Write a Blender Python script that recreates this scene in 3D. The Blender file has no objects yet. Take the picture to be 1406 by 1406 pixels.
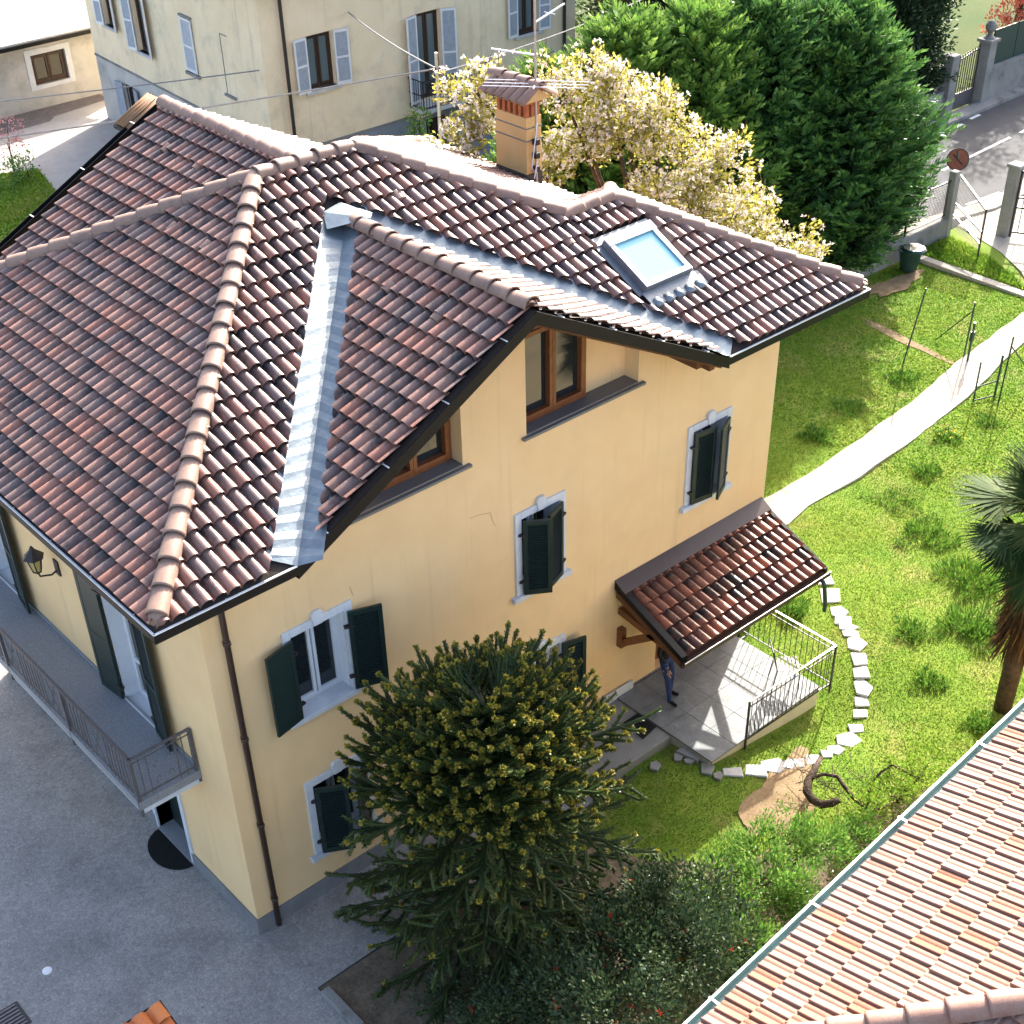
import bpy, bmesh, math, random
import numpy as np
from mathutils import Vector, Matrix
R = math.radians
random.seed(7)
rng = np.random.default_rng(11)

# ------------------------------------------------------------------ camera, sky, sun, exposure
scn = bpy.context.scene
CAM = np.array([-6.223, -13.467, 17.106]); YAW, PITCH, ROLL, FPX, PPY = .708, .659, -.027, 1928.3, 847.2
_fw = np.array([math.cos(PITCH)*math.sin(YAW), math.cos(PITCH)*math.cos(YAW), -math.sin(PITCH)])
_r = np.array([math.cos(YAW), -math.sin(YAW), 0]); _u = np.cross(_r, _fw)
_rt = _r*math.cos(ROLL)+_u*math.sin(ROLL); _up = _u*math.cos(ROLL)-_r*math.sin(ROLL)
cd = bpy.data.cameras.new('camera'); cam = bpy.data.objects.new('camera', cd); scn.collection.objects.link(cam)
cam.matrix_world = Matrix(((_rt[0], _up[0], -_fw[0], CAM[0]), (_rt[1], _up[1], -_fw[1], CAM[1]), (_rt[2], _up[2], -_fw[2], CAM[2]), (0, 0, 0, 1)))
cd.sensor_width = 36; cd.lens = FPX/1406*36; cd.shift_y = (PPY-703)/1406; cd.clip_end = 600; cd.clip_start = .1
scn.camera = cam
SUN_EL = R(29); SUN_AZ = math.atan2(.455, .89)
SUNV = Vector((math.cos(SUN_EL)*math.cos(SUN_AZ), math.cos(SUN_EL)*math.sin(SUN_AZ), math.sin(SUN_EL)))
w = bpy.data.worlds.new('World'); scn.world = w; w.use_nodes = True
nt = w.node_tree; sky = nt.nodes.new('ShaderNodeTexSky'); sky.sky_type = 'NISHITA'; sky.sun_disc = False
sky.sun_elevation = SUN_EL; sky.sun_rotation = math.pi/2-SUN_AZ; sky.air_density = .8; sky.dust_density = 4.0; sky.ozone_density = .2
bg = nt.nodes['Background']; bg.inputs['Strength'].default_value = .15; nt.links.new(sky.outputs[0], bg.inputs[0])
sl = bpy.data.lights.new('sun', 'SUN'); sl.energy = 3.5; sl.angle = R(.53); sl.color = (1, .95, .86)
so = bpy.data.objects.new('sun', sl); scn.collection.objects.link(so); so.rotation_euler = SUNV.to_track_quat('Z', 'Y').to_euler(); so.location = (20, 10, 30)
scn.view_settings.view_transform = 'Standard'; scn.view_settings.look = 'None'; scn.view_settings.exposure = 2.1; scn.view_settings.gamma = 1

# ------------------------------------------------------------------ helpers
COL = scn.collection
LOC = {}
def gp(px, py, z=0.):                       # where a sight line of the survey photo meets the level z
    d = _fw+_rt*(px-703)/FPX-_up*(py-PPY)/FPX
    p = CAM+d*((z-CAM[2])/d[2]); return Vector(p)
def on_plane(px, py, n, d0):
    d = _fw+_rt*(px-703)/FPX-_up*(py-PPY)/FPX; n = np.array(n)
    return Vector(CAM+d*((d0-n@CAM)/(n@d)))
def tag(o, label=None, cat=None, group=None, kind=None):
    if label: o['label'] = label
    if cat: o['category'] = cat
    if group: o['group'] = group
    if kind: o['kind'] = kind
    return o
def thing(name, loc, label, cat, group=None):
    o = bpy.data.objects.new(name, None); COL.objects.link(o); o.location = loc; o.empty_display_size = .3
    LOC[o.name] = Vector(loc); return tag(o, label, cat, group)
def link(o, parent, wloc):
    COL.objects.link(o); wloc = Vector(wloc); LOC[o.name] = wloc
    if parent is not None:
        o.parent = parent; o.location = wloc-LOC[parent.name]
    else: o.location = wloc
    return o
def mesh_np(name, V, F, mat, parent=None, smooth=False, attr=None, recenter=True):
    """V (n,3) float, F (m,k) int all the same size k, or list of arrays"""
    V = np.asarray(V, dtype=np.float32); F = np.asarray(F, dtype=np.int32)
    c = (V.min(0)+V.max(0))/2; c[2] = V[:, 2].min()
    if not recenter: c = np.zeros(3, np.float32)
    me = bpy.data.meshes.new(name); n, k = F.shape
    me.vertices.add(len(V)); me.vertices.foreach_set('co', (V-c).astype(np.float32).ravel())
    me.loops.add(n*k); me.loops.foreach_set('vertex_index', F.ravel())
    me.polygons.add(n); me.polygons.foreach_set('loop_start', np.arange(0, n*k, k, dtype=np.int32))
    try: me.polygons.foreach_set('loop_total', np.full(n, k, dtype=np.int32))
    except Exception: pass
    me.update(calc_edges=True)
    if attr:
        for an, (dom, arr) in attr.items():
            a = me.attributes.new(an, 'FLOAT', dom); a.data.foreach_set('value', np.asarray(arr, dtype=np.float32))
    if smooth: me.polygons.foreach_set('use_smooth', np.ones(n, dtype=bool))
    me.materials.append(mat)
    o = bpy.data.objects.new(name, me); return link(o, parent, c)
class MB:
    def __init__(s): s.v = []; s.f = []
    def add(s, vs, fs):
        b = len(s.v); s.v += [tuple(x) for x in vs]; s.f += [tuple(b+i for i in f) for f in fs]; return s
    def quad(s, a, b, c, d): return s.add([a, b, c, d], [(0, 1, 2, 3)])
    def poly(s, pts): return s.add(pts, [tuple(range(len(pts)))])
    def obox(s, o, a, b, c):                # corner o and three edge vectors
        o, a, b, c = map(Vector, (o, a, b, c))
        if a.cross(b).dot(c) < 0: a, b = b, a
        p = [o, o+a, o+a+b, o+b, o+c, o+a+c, o+a+b+c, o+b+c]
        return s.add(p, [(3, 2, 1, 0), (4, 5, 6, 7), (0, 1, 5, 4), (1, 2, 6, 5), (2, 3, 7, 6), (3, 0, 4, 7)])
    def box(s, x0, x1, y0, y1, z0, z1): return s.obox((x0, y0, z0), (x1-x0, 0, 0), (0, y1-y0, 0), (0, 0, z1-z0))
    def bar(s, p, q, wd, ht=None, up=(0, 0, 1)):   # square bar from p to q
        p, q = Vector(p), Vector(q); d = (q-p); n = d.normalized(); up = Vector(up)
        if abs(n.dot(up)) > .98: up = Vector((1, 0, 0))
        sd = n.cross(up).normalized(); u2 = sd.cross(n).normalized(); ht = ht or wd
        return s.obox(p-sd*wd/2-u2*ht/2, sd*wd, u2*ht, d)
    def tube(s, pts, rad, n=8, cap=True, sq=1.):
        pts = [Vector(p) for p in pts]
        if not hasattr(rad, '__len__'): rad = [rad]*len(pts)
        b = len(s.v); prev = None
        for i, p in enumerate(pts):
            t = (pts[min(i+1, len(pts)-1)]-pts[max(i-1, 0)]).normalized()
            if prev is None: a = t.orthogonal().normalized()
            else:
                a = prev-t*prev.dot(t); a = a.normalized() if a.length > 1e-6 else t.orthogonal().normalized()
            prev = a; c = t.cross(a)
            for k in range(n):
                g = 2*math.pi*k/n; s.v.append(tuple(p+(a*math.cos(g)+c*math.sin(g)*sq)*rad[i]))
        for i in range(len(pts)-1):
            for k in range(n):
                s.f.append((b+i*n+k, b+i*n+(k+1) % n, b+(i+1)*n+(k+1) % n, b+(i+1)*n+k))
        if cap:
            s.f.append(tuple(b+k for k in range(n))[::-1]); e = b+(len(pts)-1)*n; s.f.append(tuple(e+k for k in range(n)))
        return s
    def prism(s, pts, ext):                 # polygon extruded by a vector
        pts = [Vector(p) for p in pts]; ext = Vector(ext); n = len(pts)
        return s.add(pts+[p+ext for p in pts], [tuple(range(n))[::-1], tuple(range(n, 2*n))]+[(i, (i+1) % n, (i+1) % n+n, i+n) for i in range(n)])
    def lathe(s, c, prof, n=16):
        b = len(s.v); c = Vector(c)
        for r, z in prof:
            for k in range(n):
                g = 2*math.pi*k/n; s.v.append((c.x+r*math.cos(g), c.y+r*math.sin(g), c.z+z))
        for i in range(len(prof)-1):
            for k in range(n): s.f.append((b+i*n+k, b+i*n+(k+1) % n, b+(i+1)*n+(k+1) % n, b+(i+1)*n+k))
        s.f.append(tuple(b+k for k in range(n))[::-1]); e = b+(len(prof)-1)*n; s.f.append(tuple(e+k for k in range(n)))
        return s
    def build(s, name, mat, parent=None, smooth=False, bevel=0, kind=None, label=None):
        V = [Vector(p) for p in s.v]
        c = Vector([(min(p[i] for p in V)+max(p[i] for p in V))/2 for i in range(3)]); c.z = min(p.z for p in V)
        me = bpy.data.meshes.new(name); me.from_pydata([tuple(p-c) for p in V], [], s.f); me.update()
        bm = bmesh.new(); bm.from_mesh(me); bmesh.ops.recalc_face_normals(bm, faces=bm.faces)
        if bevel: bmesh.ops.bevel(bm, geom=list(bm.edges), offset=bevel, segments=1, affect='EDGES', profile=.5)
        if smooth:
            for f in bm.faces: f.smooth = True
        bm.to_mesh(me); bm.free(); me.materials.append(mat)
        o = bpy.data.objects.new(name, me); link(o, parent, c)
        return tag(o, label, None, None, kind)

# ------------------------------------------------------------------ materials
def N(nt, t, **kw):
    n = nt.nodes.new(t)
    for k, v in kw.items(): setattr(n, k, v)
    return n
def mat_new(name):
    m = bpy.data.materials.new(name); m.use_nodes = True; return m, m.node_tree, m.node_tree.nodes['Principled BSDF']
def mixc(nt, fac, a, b, mode='MIX'):
    n = N(nt, 'ShaderNodeMix', data_type='RGBA', blend_type=mode)
    for sock, v in ((0, fac), (6, a), (7, b)):
        if hasattr(v, 'node'): nt.links.new(v, n.inputs[sock])
        else: n.inputs[sock].default_value = v if not isinstance(v, tuple) else (*v[:3], 1)
    return n.outputs[2]
def noise(nt, scale, detail=4, rough=.6, vec=None):
    n = N(nt, 'ShaderNodeTexNoise'); n.inputs['Scale'].default_value = scale; n.inputs['Detail'].default_value = detail; n.inputs['Roughness'].default_value = rough
    if vec is None:
        vec = N(nt, 'ShaderNodeNewGeometry').outputs['Position']
    nt.links.new(vec, n.inputs['Vector']); return n.outputs[0]
def ramp(nt, fac, *stops):
    n = N(nt, 'ShaderNodeValToRGB'); el = n.color_ramp.elements
    while len(el) < len(stops): el.new(.5)
    for e, (p, c) in zip(el, stops): e.position = p; e.color = (*c, 1) if len(c) == 3 else c
    nt.links.new(fac, n.inputs[0]); return n.outputs[0]
def mapr(nt, v, a, b, c=0., d=1.):
    n = N(nt, 'ShaderNodeMapRange'); nt.links.new(v, n.inputs[0])
    for i, x in enumerate((a, b, c, d)): n.inputs[i+1].default_value = x
    return n.outputs[0]
def math_(nt, op, a, b):
    n = N(nt, 'ShaderNodeMath', operation=op)
    for i, v in enumerate((a, b)):
        if hasattr(v, 'node'): nt.links.new(v, n.inputs[i])
        else: n.inputs[i].default_value = v
    return n.outputs[0]
def bump(nt, bs, h, st=.3, dist=.02):
    b = N(nt, 'ShaderNodeBump'); b.inputs['Strength'].default_value = st; b.inputs['Distance'].default_value = dist
    nt.links.new(h, b.inputs['Height']); nt.links.new(b.outputs[0], bs.inputs['Normal'])
def M(name, c, c2=None, scale=3., rough=.7, spec=.4, bst=0., bsc=60., metal=0., fine=.0, big=None):
    m, nt, bs = mat_new(name)
    c2 = c2 or tuple(x*.8 for x in c)
    f = mapr(nt, noise(nt, scale), .32, .68)
    out = mixc(nt, f, c, c2)
    if fine:
        g = mapr(nt, noise(nt, bsc, 3, .7), .3, .7, 1-fine, 1+fine)
        cmb = N(nt, 'ShaderNodeCombineColor')
        for i in range(3): nt.links.new(g, cmb.inputs[i])
        out = mixc(nt, 1., out, cmb.outputs[0], 'MULTIPLY')
    if big:
        out = mixc(nt, mapr(nt, noise(nt, big[0], 5, .65), big[2], big[3], 0, big[4]), out, big[1])
    nt.links.new(out, bs.inputs['Base Color'])
    bs.inputs['Roughness'].default_value = rough; bs.inputs['Specular IOR Level'].default_value = spec; bs.inputs['Metallic'].default_value = metal
    if bst: bump(nt, bs, noise(nt, bsc, 4, .6), bst)
    return m
def tile_mat(name, cols, dark, lo, hi, rough=.38, spec=.5, flame=.30):
    """per-tile tone from the attribute 'rnd', flame marks from noise stretched over the tile"""
    m, nt, bs = mat_new(name)
    a = N(nt, 'ShaderNodeAttribute'); a.attribute_name = 'rnd'
    ob = N(nt, 'ShaderNodeAttribute'); ob.attribute_name = 'tone'; ob.attribute_type = 'OBJECT'
    rn = math_(nt, 'FRACT', math_(nt, 'ADD', a.outputs['Fac'], ob.outputs['Fac']), 0)
    base = ramp(nt, rn, *[(i/(len(cols)-1), c) for i, c in enumerate(cols)])
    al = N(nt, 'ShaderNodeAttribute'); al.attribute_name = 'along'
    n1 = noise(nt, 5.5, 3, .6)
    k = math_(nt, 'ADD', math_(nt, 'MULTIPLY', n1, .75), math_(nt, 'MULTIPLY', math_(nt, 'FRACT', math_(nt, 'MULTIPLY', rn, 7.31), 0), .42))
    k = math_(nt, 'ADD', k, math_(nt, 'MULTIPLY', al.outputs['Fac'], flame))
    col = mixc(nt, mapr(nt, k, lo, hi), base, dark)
    g = mapr(nt, noise(nt, 90, 3, .7), .3, .7, .78, 1.2)
    cmb = N(nt, 'ShaderNodeCombineColor')
    for i in range(3): nt.links.new(g, cmb.inputs[i])
    col = mixc(nt, 1., col, cmb.outputs[0], 'MULTIPLY')
    col = mixc(nt, math_(nt, 'MULTIPLY', mapr(nt, noise(nt, 17, 4, .7), .62, .72, 0, .5), mapr(nt, noise(nt, .9, 3), .42, .6)), col, (.33, .30, .24))
    nt.links.new(col, bs.inputs['Base Color'])
    nt.links.new(mapr(nt, noise(nt, 40, 2), .3, .7, rough-.06, rough+.12), bs.inputs['Roughness']); bs.inputs['Specular IOR Level'].default_value = spec
    bump(nt, bs, noise(nt, 70, 3), .12, .01)
    return m
def leaf_mat(name, cols, trans=.35, rough=.5, spec=.3):
    m, nt, bs = mat_new(name)
    a = N(nt, 'ShaderNodeAttribute'); a.attribute_name = 'rnd'
    col = ramp(nt, a.outputs['Fac'], *[(i/(len(cols)-1), c) for i, c in enumerate(cols)])
    nt.links.new(col, bs.inputs['Base Color']); bs.inputs['Roughness'].default_value = rough; bs.inputs['Specular IOR Level'].default_value = spec
    tr = N(nt, 'ShaderNodeBsdfTranslucent'); nt.links.new(col, tr.inputs[0])
    mx = N(nt, 'ShaderNodeMixShader'); mx.inputs[0].default_value = trans
    nt.links.new(bs.outputs[0], mx.inputs[1]); nt.links.new(tr.outputs[0], mx.inputs[2]); nt.links.new(mx.outputs[0], nt.nodes['Material Output'].inputs[0])
    return m
def glass_mat(name, c=(.015, .02, .022), rough=.04, spec=.6):
    m, nt, bs = mat_new(name); bs.inputs['Base Color'].default_value = (*c, 1); bs.inputs['Roughness'].default_value = rough; bs.inputs['Specular IOR Level'].default_value = spec
    return m
MT = {}
MT['stucco'] = M('yellow_stucco', (.84, .595, .315), (.80, .545, .28), 1.2, .85, .15, .25, 140, fine=.05, big=(.55, (.70, .50, .28), .52, .78, .6))
def streaks(m, col, amt, sx=5., sz=.22, lo=.56, hi=.78):
    nt = m.node_tree; bs = nt.nodes['Principled BSDF']; src = bs.inputs['Base Color'].links[0].from_socket
    mp = N(nt, 'ShaderNodeMapping'); mp.inputs['Scale'].default_value = (sx, sx, sz); nt.links.new(N(nt, 'ShaderNodeNewGeometry').outputs['Position'], mp.inputs[0])
    f = math_(nt, 'MULTIPLY', mapr(nt, noise(nt, 1., 4, .6, mp.outputs[0]), lo, hi, 0, amt), mapr(nt, noise(nt, .5, 2), .35, .65))
    nt.links.new(mixc(nt, f, src, col), bs.inputs['Base Color'])
streaks(MT['stucco'], (.50, .37, .21), .55)
MT['stucco2'] = M('pale_stucco', (.84, .71, .50), (.77, .63, .42), 1.1, .9, .1, .3, 60, fine=.1, big=(.9, (.50, .44, .34), .52, .74, .7))
MT['stucco3'] = M('grey_stucco', (.52, .50, .46), (.44, .43, .40), 1.3, .9, .1, .3, 60, fine=.1, big=(.8, (.26, .25, .22), .5, .7, .7))
streaks(MT['stucco2'], (.36, .31, .24), .6); streaks(MT['stucco3'], (.30, .28, .25), .5)
MT['plinth'] = M('plinth_stone', (.22, .22, .22), (.17, .17, .175), 2.2, .8, .2, .3, 90, fine=.15)
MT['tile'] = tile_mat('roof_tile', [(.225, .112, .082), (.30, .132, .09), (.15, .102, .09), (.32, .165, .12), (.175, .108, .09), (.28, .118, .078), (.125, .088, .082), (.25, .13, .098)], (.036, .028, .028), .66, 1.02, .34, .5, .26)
MT['tilec'] = tile_mat('canopy_tile', [(.12, .05, .038), (.33, .11, .06), (.21, .08, .05), (.36, .14, .085)], (.024, .019, .019), .56, .86, .34, .5, .2)
MT['tilen'] = tile_mat('pale_roof_tile', [(.25, .135, .095), (.28, .165, .125), (.24, .10, .06), (.31, .20, .155), (.265, .14, .10), (.285, .175, .135)], (.17, .095, .07), .90, 1.3, .7, .2, .15)
MT['tileo'] = tile_mat('orange_tile', [(.55, .15, .045), (.62, .2, .06), (.5, .13, .04)], (.2, .07, .04), .85, 1.2, .5, .3, .1)
MT['ridge'] = M('ridge_tile', (.33, .205, .15), (.26, .16, .12), 4, .55, .35, .15, 60, fine=.18, big=(2.2, (.17, .11, .09), .5, .72, .85))
MT['deck'] = M('roof_felt', (.035, .028, .025), (.05, .04, .035), 5, .9, .1)
MT['soffit'] = M('brown_wood', (.16, .065, .025), (.11, .04, .016), 8, .6, .3, .2, 50)
MT['gutter'] = M('dark_gutter', (.006, .006, .0065), (.008, .008, .0085), 4, .5, .2)
MT['rim'] = M('gutter_rim', (.80, .80, .80), (.74, .74, .75), 6, .4, .5)  # white base colour stands in for sky reflected along the gutter rims
MT['zinc'] = M('zinc_flashing', (.24, .285, .31), (.17, .205, .23), 2.5, .45, .5, .25, 9, metal=.55, fine=.1)
MT['lead'] = M('lead_flashing', (.22, .24, .26), (.17, .19, .21), 6, .5, .4, .3, 30, metal=.4)
MT['white'] = M('white_marble', (.62, .64, .66), (.52, .54, .57), 4, .6, .3, .1, 60, fine=.06)
MT['whitepaint'] = M('white_paint', (.72, .73, .74), (.66, .67, .69), 3, .4, .4)
MT['green'] = M('green_paint', (.012, .028, .024), (.010, .022, .02), 5, .42, .45)
MT['brown'] = M('stained_timber', (.24, .085, .028), (.17, .055, .018), 9, .42, .4, .15, 60)
MT['sill'] = M('granite_sill', (.18, .175, .175), (.12, .118, .12), 60, .5, .4, fine=.3)
MT['granite'] = M('granite_slab', (.30, .31, .32), (.17, .175, .185), 55, .55, .4, .1, 90, fine=.35)
MT['glass'] = glass_mat('window_glass'); MT['skyglass'] = glass_mat('sky_tinted_glass', (.24, .52, .58), .12, .25)  # cyan base paints the reflected sky into the skylight pane
MT['iron'] = M('dark_iron', (.03, .028, .03), (.045, .04, .04), 12, .5, .5, metal=.4)
MT['irong'] = M('grey_iron', (.17, .16, .165), (.12, .115, .12), 12, .5, .5, metal=.5)
MT['galv'] = M('galvanised_steel', (.5, .5, .5), (.42, .42, .43), 12, .35, .5, metal=.7)
MT['pipe'] = M('brown_pipe', (.05, .026, .017), (.04, .02, .014), 5, .4, .5)
MT['brick'] = M('orange_brick', (.50, .18, .07), (.40, .13, .05), 6, .8, .2, .3, 40, fine=.15)
MT['chim'] = M('chimney_stucco', (.74, .49, .20), (.66, .42, .17), 2, .85, .15, .25, 120, fine=.06)
MT['soot'] = M('soot_flashing', (.06, .055, .05), (.1, .085, .07), 5, .8, .2)
MT['concrete'] = M('courtyard_concrete', (.345, .33, .305), (.265, .253, .238), .9, .85, .25, .35, 28, fine=.14, big=(1.1, (.18, .172, .165), .5, .72, .75))
def cobbles(m, sc, amt):
    nt = m.node_tree; bs = nt.nodes['Principled BSDF']; src = bs.inputs['Base Color'].links[0].from_socket
    pos = N(nt, 'ShaderNodeNewGeometry').outputs['Position']
    v1 = N(nt, 'ShaderNodeTexVoronoi'); v1.inputs['Scale'].default_value = sc; v1.inputs['Randomness'].default_value = .75; nt.links.new(pos, v1.inputs['Vector'])
    v2 = N(nt, 'ShaderNodeTexVoronoi', feature='DISTANCE_TO_EDGE'); v2.inputs['Scale'].default_value = sc; v2.inputs['Randomness'].default_value = .75; nt.links.new(pos, v2.inputs['Vector'])
    sep = N(nt, 'ShaderNodeSeparateColor'); nt.links.new(v1.outputs['Color'], sep.inputs[0])
    g = mapr(nt, sep.outputs[0], 0, 1, 1-amt, 1+amt); cmb = N(nt, 'ShaderNodeCombineColor')
    for i in range(3): nt.links.new(g, cmb.inputs[i])
    c = mixc(nt, 1., src, cmb.outputs[0], 'MULTIPLY'); e = mapr(nt, v2.outputs['Distance'], .0, .10, .45, 1.)
    nt.links.new(mixc(nt, math_(nt, 'SUBTRACT', 1., e), c, (.13, .125, .12)), bs.inputs['Base Color'])
    bump(nt, bs, e, .3, .008)
cobbles(MT['concrete'], 19, .12)
MT['paving'] = M('slate_paving', (.19, .205, .21), (.125, .135, .14), 3, .6, .35, .3, 25, fine=.14, big=(5, (.30, .31, .31), .62, .72, .6))
MT['slab'] = M('smooth_slab', (.25, .25, .23), (.20, .20, .19), 1.6, .8, .2, .2, 40, fine=.08)
MT['path'] = M('pale_path', (.40, .37, .31), (.33, .30, .25), 2, .9, .15, .3, 40, fine=.12)
MT['stone'] = M('pale_flagstone', (.55, .54, .52), (.42, .41, .40), 3, .8, .25, .3, 30, fine=.12)
MT['asphalt'] = M('road_asphalt', (.062, .064, .07), (.05, .052, .057), 1.5, .85, .25, .3, 60, fine=.2)
MT['paint'] = M('road_paint', (.72, .72, .72), (.5, .5, .5), 6, .7, .2)
MT['wallc'] = M('weathered_concrete', (.27, .265, .25), (.19, .185, .175), 1.5, .9, .15, .4, 30, fine=.15, big=(1.5, (.10, .10, .09), .55, .7, .7))
MT['soil'] = M('bare_soil', (.27, .20, .12), (.19, .13, .075), 3, .95, .1, .6, 25, fine=.2)
MT['bed'] = M('dark_bed_soil', (.17, .135, .095), (.10, .08, .055), 3, .95, .1, .8, 20, fine=.3)
MT['mat'] = M('black_mat', (.012, .013, .014), (.018, .02, .02), 60, .9, .1, .4, 200)
MT['cable'] = M('grey_cable', (.22, .22, .22), (.15, .15, .15), 5, .5, .4)
MT['bark'] = M('brown_bark', (.10, .065, .045), (.05, .035, .025), 9, .9, .15, .7, 25, fine=.2)
MT['vinebark'] = M('dark_vine_bark', (.045, .03, .022), (.10, .075, .055), 12, .9, .15, .8, 30)
MT['curtain'] = M('net_curtain', (.35, .37, .33), (.22, .24, .21), 14, .9, .1)
MT['dark'] = M('dark_interior', (.012, .012, .012), (.02, .02, .02), 3, .9, .1)
MT['greyblue'] = M('grey_blue_paint', (.36, .40, .45), (.28, .32, .37), 7, .6, .3)
MT['bluegrey'] = M('blue_grey_plaster', (.24, .27, .31), (.20, .23, .26), 1.5, .9, .1, .3, 50, fine=.1)
MT['darkbrown'] = M('dark_brown_frame', (.05, .025, .015), (.035, .018, .012), 9, .5, .4)
MT['rust'] = M('rusty_metal', (.25, .07, .035), (.16, .05, .03), 9, .6, .4, metal=.2)
MT['plastic'] = M('green_plastic', (.012, .045, .035), (.01, .035, .03), 4, .4, .5)
MT['jeans'] = M('blue_denim', (.045, .07, .17), (.03, .045, .11), 25, .9, .1, .3, 120)
MT['cloth'] = M('black_jacket', (.012, .012, .014), (.02, .02, .022), 12, .8, .2)
MT['skin'] = M('skin', (.45, .26, .18), (.4, .22, .15), 8, .5, .4)
MT['hair'] = M('dark_hair', (.02, .014, .01), (.03, .02, .015), 40, .6, .3)
MT['lampglass'] = glass_mat('lantern_glass', (.45, .36, .13), .15, .5)

# ------------------------------------------------------------------ tiles
TILE_PROF = [(-.5, -.012), (-.44, -.004), (-.39, .040), (-.24, .074), (.0, .088), (.24, .074), (.39, .040), (.44, -.004), (.5, -.012)]
FLAT_PROF = [(-.5, .0), (-.40, .002), (-.36, .012), (-.04, .014), (.0, .006), (.04, .014), (.36, .014), (.41, .030), (.5, .030), (.505, -.012)]
def tile_arrays(du, dv, prof, lift=.034, thick=.016):
    """local tile: x across, y up the slope, z off the slope; returns V, F, along"""
    V = []; al = []; n = len(prof); L = dv+.05
    for (p, hgt) in prof:
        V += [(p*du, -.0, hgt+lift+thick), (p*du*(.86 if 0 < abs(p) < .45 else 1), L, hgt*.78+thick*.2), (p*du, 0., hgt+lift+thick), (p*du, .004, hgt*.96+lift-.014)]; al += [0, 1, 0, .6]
    F = []
    for i in range(n-1):
        a, b = i*4, (i+1)*4
        F += [(a, b, b+1, a+1), (a+3, b+3, b+2, a+2)]
    return np.array(V, np.float32), np.array(F, np.int32), np.array(al, np.float32)
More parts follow.
